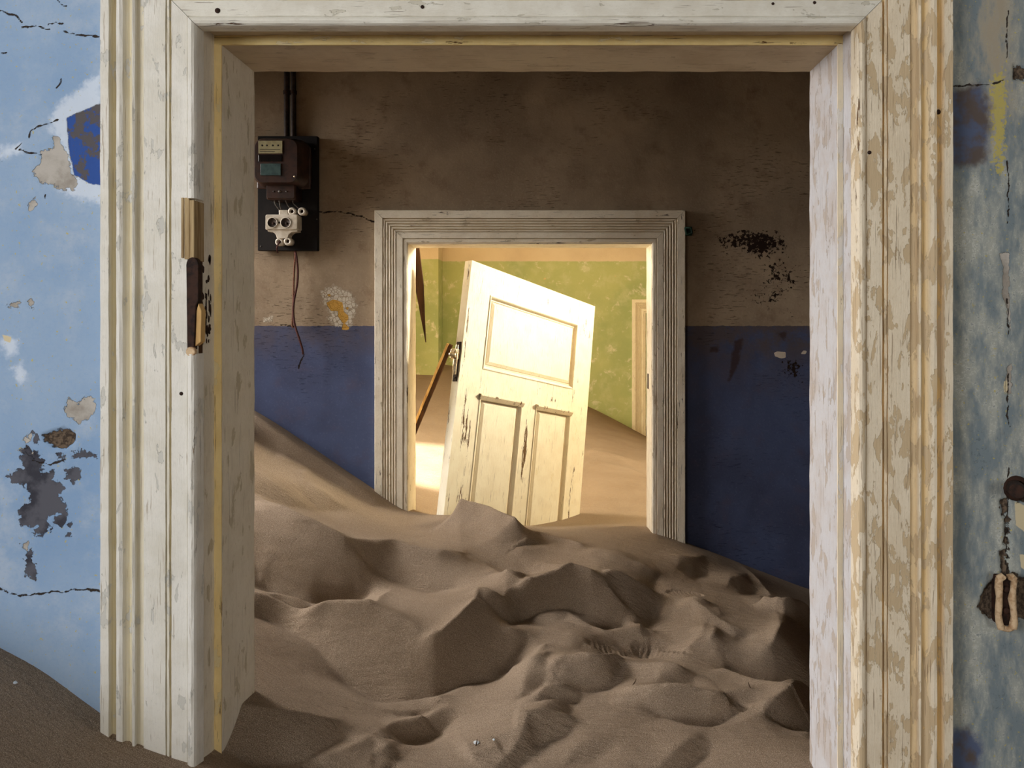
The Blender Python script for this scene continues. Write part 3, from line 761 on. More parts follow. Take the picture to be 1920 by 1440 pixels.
# flaked timber beside the plate (thin raised scabs of bare wood)
rs = random.Random(3)
for k in range(38):
    yy = rs.uniform(1.178, 1.214); zz = rs.uniform(PZ(640, 1.2), PZ(485, 1.2)); hh = rs.uniform(.006, .020); ww = rs.uniform(.003, .008)
    pts = []
    for i in range(9):
        a = 2 * math.pi * i / 9; r = rs.uniform(.6, 1.1); pts.append((yy + ww * .6 * r * math.cos(a) + .25 * hh * .5 * math.sin(a) * rs.uniform(-.6, .6), zz + hh * .6 * r * math.sin(a)))
    m = MB(); nn = len(pts)
    m.add([(L1 - .002, a, b) for a, b in pts] + [(L1 + .0007, a, b) for a, b in pts], [tuple(range(nn, 2*nn)), tuple(range(nn-1, -1, -1))] + [(i, (i+1) % nn, (i+1) % nn + nn, i + nn) for i in range(nn)])
    m.build('flaked_spot', M['rust'], d1)
# nails
def nail(px, py, Yv, r, mat, parent):
    m = MB(); c = P(px, py, Yv); m.lathe((c[0], Yv + .004, c[2]), (0, -1, 0), [(r, 0), (r, .0045), (r * .8, .0055), (0, .006)], 14)
    m.build('nail', mat, parent)
for px, py, t, r in ((408, 20, .0215, .0042), (792, 13, .0215, .0028), (207, 246, .019, .004), (1449, 7, .0215, .0022), (1527, 5, .0215, .0025), (1759, 210, .019, .004), (1630, 286, .0215, .003), (340, 738, .0215, .003), (358, 1032, .026, .002)):
    nail(px, py, W1 - t, r, M['rust'], d1)

# --- hall doorway frame with reeded casing
d2 = empty('door_2', (0, W2, ZB0)); tag(d2, 'cream reeded frame of the inner doorway with worn edges', 'door frame', kind='structure')
c2 = .1275
C2 = [(0, 0, .2, 0), (0, .016, .9, 0), (.004, .0200, .6, 0), (.012, .0200, .5, 0), (.0165, .0200, .5, .5), (.0172, .0165, .5, 1), (.0185, .0165, .3, 1), (.0195, .0225, .6, 0), (.042, .0225, .5, 0)]
s = .042
for k in range(5):
    C2 += [(s + .0008, .0175, .55, 1), (s + .0018, .0170, .45, 1), (s + .0030, .0215, .5, .2), (s + .0058, .0232, .6, 0), (s + .0088, .0215, .55, .1), (s + .0102, .018, .45, .9)]
    s += .0106
C2 += [(s + .001, .0172, .4, 1), (s + .0022, .0245, .8, 0), (c2 - .002, .0245, .7, 0), (c2, .0230, .9, 0), (c2, 0, .4, 0)]
I_L, I_R, I_T = PX(764, 2.887), PX(1223, 2.887), PZ(456, 2.887)
board('casing', C2, (ZB0, I_T), 'z', lambda s, t, l: (I_L - s, W2 - t, l), M['trim2'], d2, 0, 1, 110)
board('casing', C2, (ZB0, I_T), 'z', lambda s, t, l: (I_R + s, W2 - t, l), M['trim2'], d2, 0, 1, 110)
board('casing', C2, (I_L + .0012, I_R - .0012), 'x', lambda s, t, l: (l, W2 - t, I_T + s), M['trim2_head'], d2, -1, 1, 90)
pr = [(W2 - .014, -.02, 0, 0), (W2 - .014, 0, .6, 0), (W2 + .02, 0, .2, 0), (W2B - .01, 0, .2, 0), (W2B + .012, 0, .5, 0), (W2B + .012, -.02, 0, 0)]
J_L, J_R, J_T = PX(765.5, 2.90), PX(1221.5, 2.90), PZ(458, 2.90)
board('jamb', pr, (ZB0, J_T), 'z', lambda s, t, l: (J_L + t, s, l), M['trim2'], d2, 0, 0, 60)
board('jamb', pr, (ZB0, J_T), 'z', lambda s, t, l: (J_R - t, s, l), M['trim2'], d2, 0, 0, 60)
board('head_jamb', pr, (J_L - .02, J_R + .02), 'x', lambda s, t, l: (l, s, J_T - t), M['trim2_head'], d2, 0, 0, 50)
m = MB(); m.box((J_R - .0025, 2.985, PZ(728, 3.02)), (J_R + .002, 3.012, PZ(700, 3.02))); m.build('strike_plate', M['rust'], d2, .001)

# --- farthest doorway frame
d3 = empty('door_3', (L3, W3, 0)); tag(d3, 'pale reeded frame of the farthest doorway on the green wall', 'door frame', kind='structure')
C3 = [(a, b, c * .5, d) for a, b, c, d in C2]
board('casing', C3, (-.1, T3), 'z', lambda s, t, l: (L3 - s, W3 - t, l), M['leaf'], d3, 0, 1, 20)
board('casing', C3, (-.1, T3), 'z', lambda s, t, l: (R3 + s, W3 - t, l), M['leaf'], d3, 0, 1, 20)
board('casing', C3, (L3, R3), 'x', lambda s, t, l: (l, W3 - t, T3 + s), M['leaf'], d3, -1, 1, 20)
pr3 = [(W3 - .014, -.02, 0, 0), (W3 - .014, 0, .3, 0), (W3 + .15, 0, .3, 0), (W3 + .15, -.02, 0, 0)]
board('jamb', pr3, (-.1, T3), 'z', lambda s, t, l: (L3 + t, s, l), M['leaf'], d3, 0, 0, 8)
board('jamb', pr3, (-.1, T3), 'z', lambda s, t, l: (R3 - t, s, l), M['leaf'], d3, 0, 0, 8)

# ------------------------------------------------------------------ sand
def base_points():
    pts = []
    def p(px, py, Y): q = P(px, py, Y); pts.append((q[0], q[1], q[2]))
    p(0,1215,1.18); p(90,1262,1.18); p(187,1335,1.18); p(190,1380,1.15); p(280,1414,1.15); p(375,1442,1.15); p(415,1396,1.229); p(476,1300,1.3675)
    p(1517,1405,1.3675); p(1540,1446,1.33); pts.append((.6,1.15,.78)); pts.append((.9,1.15,.76)); pts.append((1.6,1.15,.72))
    pts += [(-.9,.8,1.13), (-.6,.75,.86), (-.3,.8,.83), (0,.6,.76), (.5,.7,.74), (0,-.5,.6), (-1.6,.8,1.35), (-1.4,-.5,1.0), (1.6,0,.62), (-.08,1.32,.795), (-.3,1.3,.83), (.25,1.34,.79), (-2.3,1.2,1.5)]
    for a in ((478,775),(600,855),(700,920),(765,962)): p(*a, 2.91)
    p(860,974,2.88); p(1222,1000,2.9); p(1280,1020,2.89); p(1400,1062,2.91); p(1517,1105,2.91); pts += [(1.5,2.9,.42), (1.6,2.0,.55), (2.5,2.2,.4), (-1.6,2.9,1.42), (-1.5,2.0,1.26), (-1.3,1.5,1.12), (-2.3,2.9,1.55), (-2.3,1.6,1.40)]
    p(480,930,2.4); p(480,1100,1.9); p(480,1250,1.5); p(870,1050,2.4); p(1000,1105,2.2); p(1136,1095,2.3); p(1137,1195,1.95); p(1300,1130,2.3); p(1450,1195,2.1); p(1516,1292,1.75)
    p(1250,1355,1.5); p(740,1340,1.55); p(740,1240,1.75); p(945,1125,2.05); p(1060,1305,1.55); p(620,1150,1.9); p(760,985,2.7); p(1150,1010,2.75)
    # far room
    p(900,985,3.05); p(1090,980,3.3); p(1213,985,3.1); p(1160,905,4.0); p(1210,915,4.0); p(1100,855,4.8); p(1213,885,4.6); p(800,960,3.3); p(800,900,3.9); p(790,830,5.0)
    p(1105,763,7.0); p(1187,805,7.0); p(1240,832,7.0); p(831,683,7.0); p(777,702,6.74); p(1000,725,7.0); p(800,770,5.9); p(1150,815,5.8)
    pts += [(2.5,7,.2), (2.5,4,.5), (-2.3,6.7,1.45), (-2.3,4.5,1.0), (-1.2,3.6,.95), (-2.3,3.3,1.0), (1.5,3.3,.55), (2.5,3.2,.5), (1.2,8.8,.3), (-1,8.8,.5)]
    return np.array(pts)
BP = base_points()
def tps(r2): return np.where(r2 > 1e-12, r2 * np.log(np.maximum(r2, 1e-12)) * 0.5, 0.0)
_n = len(BP)
K = tps(((BP[:, None, :2] - BP[None, :, :2]) ** 2).sum(-1)) + np.eye(_n) * 0.004
Pm = np.c_[np.ones(_n), BP[:, :2]]
sol = np.linalg.solve(np.block([[K, Pm], [Pm.T, np.zeros((3, 3))]]), np.r_[BP[:, 2], 0, 0, 0])
def base_h(x, y):
    sh = x.shape; x = x.ravel(); y = y.ravel(); out = sol[_n] + sol[_n + 1] * x + sol[_n + 2] * y
    for i in range(_n): out = out + sol[i] * tps((x - BP[i, 0]) ** 2 + (y - BP[i, 1]) ** 2)
    return out.reshape(sh)

REL = []
def relief(x, y):
    if not REL: return 0.0
    gx, gy, h = REL
    ok = (x > gx[0]) & (x < gx[-1]) & (y > gy[0]) & (y < gy[-1])
    i = np.clip(((y - gy[0]) / (gy[1] - gy[0])).astype(int), 0, len(gy) - 1); j = np.clip(((x - gx[0]) / (gx[1] - gx[0])).astype(int), 0, len(gx) - 1)
    return np.where(ok, h[i, j], 0.0)
_t = np.linspace(1.0, 7.2, 2400)
def hit(px, py, dz=0.0):
    """where the view ray through a pixel meets the smooth dune raised by dz"""
    x = (px - VX) * _t / F; z = EYE - (py - VY) * _t / F
    d = z - (base_h(x, _t) + relief(x, _t) + dz)
    k = np.where((d[:-1] > 0) & (d[1:] <= 0))[0]
    i = k[0] if len(k) else np.argmin(np.abs(d))
    return x[i], _t[i]

# steep faces of the trampled sand (outlines as seen, extra slope towards the viewer); between them the sand lies flat or dips
STEEP = [
    (.50, [(470,930),(560,975),(640,1015),(650,1030),(690,1065),(695,1080),(690,1112),(670,1126),(610,1129),(585,1138),(559,1134),(470,1088)]),
    (.28, [(650,1020),(740,1017),(765,1027),(822,1040),(871,1043),(946,1082),(947,1116),(897,1102),(860,1098),(800,1110),(740,1086),(700,1066)]),
    (.52, [(470,1112),(520,1128),(559,1147),(585,1152),(620,1142),(690,1141),(760,1162),(800,1204),(831,1201),(850,1176),(892,1131),(930,1150),(958,1200),(932,1225),(938,1285),(897,1276),(865,1290),(808,1323),(751,1334),(690,1313),(640,1272),(590,1215),(520,1165),(470,1150)]),
    (.75, [(950,1086),(1000,1097),(1047,1089),(1071,1069),(1130,1103),(1140,1122),(1176,1160),(1165,1172),(1137,1180),(1100,1163),(1062,1146),(980,1153),(955,1172),(930,1150),(898,1121),(897,1106),(948,1121)]),
    (.65, [(1140,1068),(1180,1085),(1225,1108),(1234,1148),(1216,1178),(1200,1172),(1160,1130),(1139,1100)]),
    (.34, [(860,973),(876,976),(940,1013),(985,1032),(1003,1062),(985,1078),(940,1062),(900,1052),(868,1036),(860,1000)]),
    (.30, [(1110,1028),(1180,1040),(1238,1075),(1225,1104),(1150,1066)]),
    (.50, [(1292,1122),(1312,1124),(1405,1195),(1385,1197),(1330,1167)]),
    (.38, [(1464,1180),(1480,1165),(1530,1205),(1530,1288),(1467,1284),(1411,1271),(1365,1252),(1332,1195),(1345,1172),(1395,1197),(1444,1211)]),
    (.80, [(1426,1122),(1470,1144),(1530,1160),(1530,1200),(1490,1176),(1452,1150)]),
    (.25, [(1370,1075),(1400,1080),(1420,1110),(1390,1115),(1365,1095)]),
    (.25, [(1270,1040),(1320,1045),(1330,1075),(1300,1085),(1275,1065)]),
    (.55, [(1214,1184),(1242,1204),(1264,1223),(1240,1223),(1219,1206)]),
    (.35, [(1137,1188),(1200,1186),(1225,1215),(1215,1235),(1180,1225),(1150,1205)]),
    (.22, [(1072,1190),(1125,1196),(1150,1225),(1110,1230),(1072,1214)]),
    (.55, [(1034,1240),(1060,1226),(1100,1239),(1165,1244),(1165,1258),(1142,1296),(1110,1300),(1060,1291),(1033,1270)]),
    (.60, [(1003,1318),(1033,1291),(1060,1297),(1090,1316),(1065,1333),(1020,1326)]),
    (.70, [(1152,1304),(1225,1296),(1299,1301),(1357,1314),(1377,1330),(1362,1350),(1322,1361),(1280,1356),(1230,1336),(1205,1312)]),
    (.50, [(1432,1322),(1530,1298),(1530,1388),(1470,1371),(1436,1346)]),
    (.30, [(1360,1292),(1410,1296),(1440,1310),(1400,1320),(1365,1312)]),
    (.28, [(1240,1258),(1290,1266),(1310,1285),(1260,1288),(1235,1275)]),
    (.50, [(729,1370),(780,1359),(833,1338),(856,1350),(822,1376),(770,1387),(735,1387)]),
    (.55, [(737,1392),(748,1400),(738,1445),(720,1445),(732,1412)]),
    (.30, [(440,1320),(500,1332),(560,1340),(640,1355),(655,1388),(600,1416),(540,1436),(430,1440),(420,1390)]),
    (.40, [(988,1346),(1030,1340),(1080,1350),(1062,1380),(1002,1400),(962,1445),(928,1445),(985,1382)]),
    (.38, [(1268,1412),(1310,1394),(1335,1410),(1295,1445),(1235,1445)]),
    (.25, [(1080,1400),(1130,1392),(1150,1405),(1110,1430),(1060,1436)]),
    (.50, [(938,1206),(975,1190),(988,1215),(962,1250),(946,1266),(933,1240)]),
    (.40, [(988,1250),(1030,1225),(1026,1270),(1000,1300),(975,1310),(985,1275)]),
    (.26, [(470,772),(560,836),(650,898),(720,945),(700,950),(640,912),(560,868),(470,822)]),
    (.26, [(566,892),(605,918),(650,952),(600,955),(563,918)]),
    (.22, [(470,880),(520,905),(580,950),(540,945),(470,915)]),
    (-.10, [(866,968),(898,956),(920,949),(917,961),(890,968)]),
    (-.08, [(975,1024),(1012,1008),(1060,1011),(1040,1022),(1000,1030)]),
    (-.06, [(975,1060),(1040,1040),(1064,1062),(1040,1078),(990,1084)]),
]
def trampled(gain=4.0, reach=.16, step=.0045):
    """relief whose slopes follow the steep faces: least-squares surface from the wanted gradients, kept near the smooth dune"""
    gx = np.arange(-1.32, 1.14, step); gy = np.arange(1.16, 3.12, step)
    GX, GY = np.meshgrid(gx, gy); B0 = base_h(GX, GY)
    h = np.zeros_like(GX)
    n1 = fbm(GX * 16, GY * 16, 3); n2 = fbm(GX * 16 + 50, GY * 16, 3)
    ny_, nx_ = GX.shape
    kx = 2 * np.pi * np.fft.rfftfreq(2 * nx_, step); ky = 2 * np.pi * np.fft.fftfreq(2 * ny_, step)
    K2 = kx[None, :] ** 2 + ky[:, None] ** 2 + 1 / reach ** 2
    edge = np.clip((GY - 1.17) / .12, 0, 1) * np.clip((3.0 - GY) / .12, 0, 1)
    for it in range(5):
        z = B0 + h
        px = VX + GX * F / GY + 5 * n1; py = VY + (EYE - z) * F / GY + 4 * n2
        Ux = np.zeros_like(GX); Uy = np.zeros_like(GX)
        for amp, poly in STEEP:
            p_ = np.array(poly)
            m_ = (px > p_[:, 0].min() - 8) & (px < p_[:, 0].max() + 8) & (py > p_[:, 1].min() - 8) & (py < p_[:, 1].max() + 8)
            if not m_.any(): continue
            w_ = amp * gain * poly_mask(px[m_], py[m_], [poly], 2.6)
            Uy[m_] += w_ * .92; Ux[m_] += -w_ * .38
        Uy *= edge; Ux *= edge
        div = np.gradient(Ux, step, axis=1) + np.gradient(Uy, step, axis=0)
        full = np.block([[div, div[:, ::-1]], [div[::-1], div[::-1, ::-1]]])
        hn = np.fft.irfft2(-np.fft.rfft2(full) / K2, s=full.shape)[:ny_, :nx_]
        h = hn if it == 0 else .35 * h + .65 * hn
    return gx, gy, h * np.clip((GY - 1.16) / .08, 0, 1) * np.clip((3.1 - GY) / .1, 0, 1)
# fine crests and combed lines laid on top: outline, height, reach on the far side, reach on the near side
RIDGES = [
    ([(478,985),(560,1022),(640,1066),(690,1085)], .005, .03, .02),
    ([(478,1020),(540,1055),(600,1085),(660,1108)], .006, .03, .02),
    ([(478,1050),(540,1082),(600,1112)], .006, .03, .02),
    ([(478,1080),(520,1103),(570,1130)], .006, .03, .02),
    ([(900,1120),(960,1160),(1000,1200)], .004, .03, .02),
    ([(895,1140),(940,1175),(970,1215)], .004, .03, .02),
    ([(765,962,2.88),(815,976,2.82),(862,970,2.75)], .012, .14, .09),
    ([(850,975,2.77),(880,966,2.74),(920,951,2.68),(950,980,2.6),(985,1010,2.5)], .080, .075, .085),
    ([(515,850),(550,868),(575,880),(568,890)], .012, .06, .03),
    ([(440,905),(479,926),(559,966),(645,1012),(736,1012),(765,1022),(822,1034),(871,1037),(910,1055),(946,1080)], .012, .07, .025),
    ([(972,1024),(1012,1009),(1056,1011),(1100,1020)], .016, .05, .04),
    ([(920,1068),(966,1084),(1000,1092),(1047,1084),(1070,1064),(1100,1080),(1130,1100)], .020, .06, .025),
    ([(990,1070),(1020,1055),(1045,1060),(1065,1058)], .010, .03, .02),
    ([(1136,1066),(1140,1098),(1170,1140),(1212,1181)], .014, .06, .03),
    ([(980,1157),(1062,1150),(1100,1168),(1137,1184),(1190,1177),(1215,1180)], .012, .05, .03),
    ([(1225,1150),(1270,1145),(1299,1129),(1340,1153),(1392,1190)], .010, .04, .03),
    ([(1395,1055),(1440,1112),(1462,1160),(1464,1178),(1445,1205)], .012, .06, .03),
    ([(1420,1120),(1470,1140),(1530,1158)], .022, .08, .025),
    ([(1070,1218),(1110,1232),(1160,1238),(1235,1243),(1299,1258)], .013, .05, .03),
    ([(1212,1181),(1240,1220),(1280,1225),(1315,1190),(1318,1160)], .010, .03, .03),
    ([(1340,1248),(1380,1262),(1411,1275),(1467,1287),(1535,1292)], .014, .05, .03),
    ([(1150,1302),(1224,1293),(1299,1298),(1355,1308),(1372,1315)], .012, .05, .025),
    ([(1224,1335),(1291,1361),(1355,1365),(1430,1342),(1535,1308)], .012, .04, .06),
    ([(960,1346),(985,1338),(1018,1331),(1092,1338)], .012, .04, .04),
    ([(946,1116),(897,1103),(888,1126),(862,1155),(845,1172),(831,1196),(794,1200)], .016, .06, .03),
    ([(622,1269),(679,1318),(751,1338),(808,1327),(865,1295),(897,1281)], .010, .04, .05),
    ([(700,1372),(731,1367),(780,1358),(800,1342)], .012, .05, .03),
    ([(588,1432),(651,1402),(694,1382),(737,1410)], .014, .04, .04),
    ([(951,1258),(1000,1238),(1025,1200)], .012, .04, .03),
    ([(860,1400),(930,1380),(1000,1372)], .010, .04, .04), ([(880,1415),(940,1395)], .008, .03, .03),
    ([(559,1140),(585,1145),(610,1135),(650,1133),(693,1131),(713,1120),(733,1098)], .012, .035, .03),
    ([(1095,862),(1130,868),(1180,880),(1240,905)], .03, .12, .25),
    ([(1095,842),(1140,850),(1175,862),(1240,880)], .03, .2, .12),
]

def sand_axes():
    ys = [0.0]
    while ys[-1] < 7.1:
        y = ys[-1]
        ys.append(y + (0.03 if y < 0.7 else 0.012 if y < 1.05 else 0.0036 if y < 2.0 else 0.005 if y < 3.1 else 0.018 if y < 4.5 else 0.035))
    ys = np.array([-3.0, -2.0, -1.2, -.6, -.3] + ys + [7.6, 8.2, 9.0])
    xs = [-1.25]
    while xs[-1] < 1.12: xs.append(xs[-1] + .0042)
    xs = np.array([-2.4, -2.2, -2.0, -1.85, -1.7, -1.6, -1.5, -1.43, -1.37, -1.33, -1.30, -1.275] + xs + [1.15, 1.18, 1.22, 1.3, 1.4, 1.55, 1.75, 2.0, 2.3, 2.6])
    return xs, ys
xs, ys = sand_axes()
SX, SY = np.meshgrid(xs, ys)
SH = base_h(SX, SY)
_gx, _gy, _h = trampled()
REL += [_gx, _gy, _h]
_fx = np.clip((SX - _gx[0]) / (_gx[1] - _gx[0]), 0, len(_gx) - 1.001); _fy = np.clip((SY - _gy[0]) / (_gy[1] - _gy[0]), 0, len(_gy) - 1.001)
_ix = _fx.astype(int); _iy = _fy.astype(int); _fx -= _ix; _fy -= _iy
SH = SH + (_h[_iy, _ix] * (1 - _fx) * (1 - _fy) + _h[_iy, _ix + 1] * _fx * (1 - _fy) + _h[_iy + 1, _ix] * (1 - _fx) * _fy + _h[_iy + 1, _ix + 1] * _fx * _fy)
# a little wandering so crests are not ruler drawn
wx = SX + .012 * fbm(SX * 9, SY * 9, 2); wy = SY + .012 * fbm(SX * 9 + 40, SY * 9, 2)
hall = 1 / (1 + np.exp(-(SY - 1.12) / .05))
for pts, amp, wfar, wnear in RIDGES:
    w = [hit(q[0], q[1], amp * .75) if len(q) == 2 else (PX(q[0], q[2]), q[2]) for q in pts]
    n = len(w)
    far = max(q[1] for q in w) > 3.3
    R = 4 * max(wfar, wnear)
    ax = np.array(w)
    i0 = np.searchsorted(ys, ax[:, 1].min() - R); i1 = np.searchsorted(ys, ax[:, 1].max() + R)
    j0 = np.searchsorted(xs, ax[:, 0].min() - R); j1 = np.searchsorted(xs, ax[:, 0].max() + R)
    X = wx[i0:i1, j0:j1]; Y_ = wy[i0:i1, j0:j1]
    best = np.full(X.shape, 1e9); sd_ = np.zeros(X.shape); tt = np.zeros(X.shape)
    for i in range(n - 1):
        a = ax[i]; b = ax[i + 1]; e = b - a; L = max(e @ e, 1e-9)
        t = np.clip(((X - a[0]) * e[0] + (Y_ - a[1]) * e[1]) / L, 0, 1)
        dx = X - a[0] - t * e[0]; dy = Y_ - a[1] - t * e[1]; d = np.hypot(dx, dy)
        c = e[0] * (Y_ - a[1]) - e[1] * (X - a[0])
        mk = d < best
        best = np.where(mk, d, best); sd_ = np.where(mk, np.sign(c), sd_); tt = np.where(mk, (i + t) / (n - 1), tt)
    taper = np.clip(tt / .14, 0, 1) * np.clip((1 - tt) / .14, 0, 1)
    taper = taper * taper * (3 - 2 * taper) * .85 + .15 * (tt > 0) * (tt < 1)
    wd = np.where(sd_ >= 0, wfar, wnear)
    de = np.sqrt(best ** 2 + .0025 ** 2) - .0025
    q = de / wd
    prof = np.where(sd_ >= 0, np.exp(-q), np.exp(-q ** 1.15) - .28 * q * np.exp(-q * .9))
    prof = np.where(sd_ == 0, np.exp(-q), prof)
    SH[i0:i1, j0:j1] += amp * taper * prof
# loose trampled texture
amp_h = hall * np.clip((3.0 - SY) / .3, .35, 1)
rough_side = .35 + .65 / (1 + np.exp(-(SX + .15) / .12))
SH += .45 * amp_h * rough_side * (.0085 * fbm(SX * 6.5, SY * 6.5, 3) - .005 * np.abs(pnoise(SX * 7 + 3, SY * 6 + 8)) + .0022 * fbm(SX * 34, SY * 34, 3)) + (1 - hall) * .004 * fbm(SX * 4, SY * 4, 3)
# boot prints with tread lines
for px, py, L_, W_, ang in ((1285,1112,.060,.030,.2), (1238,1228,.075,.032,-.35), (1150,1222,.07,.030,.1), (1370,1345,.05,.025,.5)):
    cx, cy = hit(px, py, 0)
    a_ = (SX - cx) * math.cos(ang) + (SY - cy) * math.sin(ang); b_ = -(SX - cx) * math.sin(ang) + (SY - cy) * math.cos(ang)
    r = np.hypot(a_ / L_, b_ / W_)
    k_ = np.clip((1.05 - r) / .12, 0, 1)
    SH += k_ * (-.003 + .0009 * np.sign(np.sin(a_ * 2 * np.pi / .014)))  + .0012 * np.exp(-((r - 1.15) / .12) ** 2)
# mesh
nv = SX.size; ny, nx = SX.shape
idx = np.arange(nv).reshape(ny, nx)
Q = np.stack([idx[:-1, :-1], idx[:-1, 1:], idx[1:, 1:], idx[1:, :-1]], -1).reshape(-1, 4)
sand = wall_mesh('sand_drift', [(SX.ravel(), SY.ravel(), SH.ravel(), Q)], [], M['sand'], {})
tag(sand, 'wind-blown sand drift filling the hallway and the rooms, trampled and ridged', 'sand', kind='stuff')
def sand_z(x, y):
    i = min(max(np.searchsorted(ys, y), 1), ny - 1); j = min(max(np.searchsorted(xs, x), 1), nx - 1)
    return float(SH[i, j])

# ------------------------------------------------------------------ the loose door leaf
Wd, Hd, Td = 0.85, 1.90, 0.040
u = Vector((.855, 1.0, -.286)).normalized()
v = Vector((.085, .21, 1.0)); v = (v - u * v.dot(u)).normalized()       # up along the leaf
nrm = u.cross(v).normalized()                                         # out of the face we see
top_left = Vector(P(885, 488, 3.06))
org = top_left - v * Hd                                               # bottom corner at the hinge side
leaf = empty('wooden_door', org)
leaf.rotation_mode = 'QUATERNION'
leaf.rotation_quaternion = Matrix((u, -nrm, v)).transposed().to_quaternion()   # local x = width, y = into the leaf, z = up
tag(leaf, 'cream panelled door off its hinges, leaning buried in the sand', 'door')
zt = Hd
def lz(vv): return zt - vv
CLUST = [(.075,.66,.05,.20,1.1), (.06,.95,.05,.10,.6), (.055,1.1,.05,.06,.4), (.80,.15,.045,.12,1.0), (.775,.38,.03,.25,.6), (.78,.72,.04,.25,.6), (.43,.74,.05,.26,.8), (.60,.505,.10,.03,.9), (.20,.10,.10,.04,.3), (.02,.30,.03,.2,.5)]
def lbox(name, x0, x1, v0, v1, y0=0.0, y1=Td, mat='leaf', bevel=.002, parent=leaf):
    m = MB()
    nx_ = max(2, int((x1 - x0) / .03)); nz_ = max(2, int((v1 - v0) / .03))
    wr = []
    def wv(x, q):
        k = .55
        for cu, cv, ru, rv, a in CLUST: k += a * max(0.0, 1 - math.hypot((x - cu) / ru, (q - cv) / rv))
        return k
    for i in range(nz_ + 1):
        for j in range(nx_ + 1):
            x = x0 + (x1 - x0) * j / nx_; q = v0 + (v1 - v0) * i / nz_
            m.v.append((x, y0, lz(q))); wr.append(wv(x, q))
    W_ = nx_ + 1
    for i in range(nz_):
        for j in range(nx_): m.f.append((i*W_+j, i*W_+j+1, (i+1)*W_+j+1, (i+1)*W_+j)); m.smooth.append(False)
    b_ = m.add([(x0,y0,lz(v0)),(x1,y0,lz(v0)),(x1,y0,lz(v1)),(x0,y0,lz(v1)),(x0,y1,lz(v0)),(x1,y1,lz(v0)),(x1,y1,lz(v1)),(x0,y1,lz(v1))],
               [(4,5,6,7),(0,1,5,4),(1,2,6,5),(2,3,7,6),(3,0,4,7)])
    m.attrs = {'wear': wr + [.7] * 8, 'groove': [0.0] * len(m.v)}
    return m.build(name, M[mat], parent, 0, local=True)
SW = .125
PA0, PA1, PB0, PB1 = .118, .430, .535, 1.62
MX0, MX1 = .385, .475
lbox('stile', 0, SW, 0, Hd); lbox('stile', Wd - SW, Wd, 0, Hd)
lbox('rail', SW, Wd - SW, 0, PA0, .0004); lbox('rail', SW, Wd - SW, PA1, PB0, .0004); lbox('rail', SW, Wd - SW, PB1, Hd, .0004)
lbox('muntin', MX0, MX1, PB0, PB1, .0004)
def panel(x0, x1, v0, v1, deep_top):
    # recessed ground, raised field with sloping margins
    m = MB()
    g0 = .009; mg = .036
    def ring(d, y): return [(x0 + d, y, lz(v1 - d)), (x1 - d, y, lz(v1 - d)), (x1 - d, y, lz(v0 + d)), (x0 + d, y, lz(v0 + d))]
    rings = [ring(0, .028), ring(0, g0), ring(.020, g0), ring(.022, g0 + .002), ring(.024, g0), ring(mg, .0045), ring(mg + .002, .0045)]
    vv = [q for r in rings for q in r]; ff = []
    for i in range(len(rings) - 1):
        for k in range(4): ff.append((i*4+k, i*4+(k+1)%4, (i+1)*4+(k+1)%4, (i+1)*4+k))
    ff.append(tuple(range((len(rings)-1)*4, len(rings)*4))); ff.append((3, 2, 1, 0))
    m.add(vv, ff)
    m.attrs = {'wear': [0, 0, 0, 0] + [.3] * 4 + [.3] * 4 + [.5] * 4 + [.3] * 4 + [.55] * 4 + [.2] * 4, 'groove': [0] * 4 + [.4] * 4 + [.2] * 4 + [.9] * 4 + [.2] * 4 + [.3] * 4 + [0] * 4}
    m.build('panel', M['leaf'], leaf, 0, local=True)
    # moulding round the recess
    pro = [(0, .0), (0, -.002), (.003, -.003), (.007, -.001), (.011, .004), (.014, .0088), (0, .0088)]
    def mould(ax, ay, bx, by, nx_, ny_, nm='moulding', mat='leaf', gv=.1):
        mm = MB(); vs = []; wr = []; gvv = []
        for (ex, ey, sgn) in ((ax, ay, 1), (bx, by, -1)):
            tx, ty = (bx - ax), (by - ay); L = math.hypot(tx, ty); tx /= L; ty /= L
            for s_, y_ in pro:
                vs.append((ex + nx_ * s_ + tx * s_ * sgn, y_, lz(ey + ny_ * s_ + ty * s_ * sgn))); wr.append(.5); gvv.append(gv)
        n_ = len(pro)
        fs = [(k, (k+1) % n_, (k+1) % n_ + n_, k + n_) for k in range(n_)] + [tuple(range(n_)), tuple(range(2*n_-1, n_-1, -1))]
        mm.add(vs, fs); mm.attrs = {'wear': wr, 'groove': gvv}
        mm.build(nm, M[mat], leaf, 0, local=True)
    mould(x0, v0, x1, v0, 0, 1, gv=.15 if not deep_top else .75); mould(x0, v1, x1, v1, 0, -1); mould(x0, v0, x0, v1, 1, 0); mould(x1, v0, x1, v1, -1, 0)
panel(SW, Wd - SW, PA0, PA1, False)
panel(SW, MX0, PB0, PB1, True); panel(MX1, Wd - SW, PB0, PB1, True)
# raised weather strips above the two lower panels
for x0, x1 in ((SW - .002, MX0 + .004), (MX1 - .002, Wd - SW + .004)):
    m = MB(); pr_ = [(0, 0), (-.012, .002), (-.013, .008), (-.008, .016), (-.003, .024), (0, .026)]
    vs = [(x, y, lz(PB0 - .004 + s_)) for x in (x0, x1) for y, s_ in pr_]; k_ = len(pr_)
    m.add(vs, [(k, (k+1) % k_, (k+1) % k_ + k_, k + k_) for k in range(k_)] + [tuple(range(k_)), tuple(range(2*k_-1, k_-1, -1))])
    m.attrs = {'wear': [1.0] * len(vs), 'groove': [.35] * len(vs)}
    m.build('ledge_moulding', M['leaf'], leaf, 0, local=True)
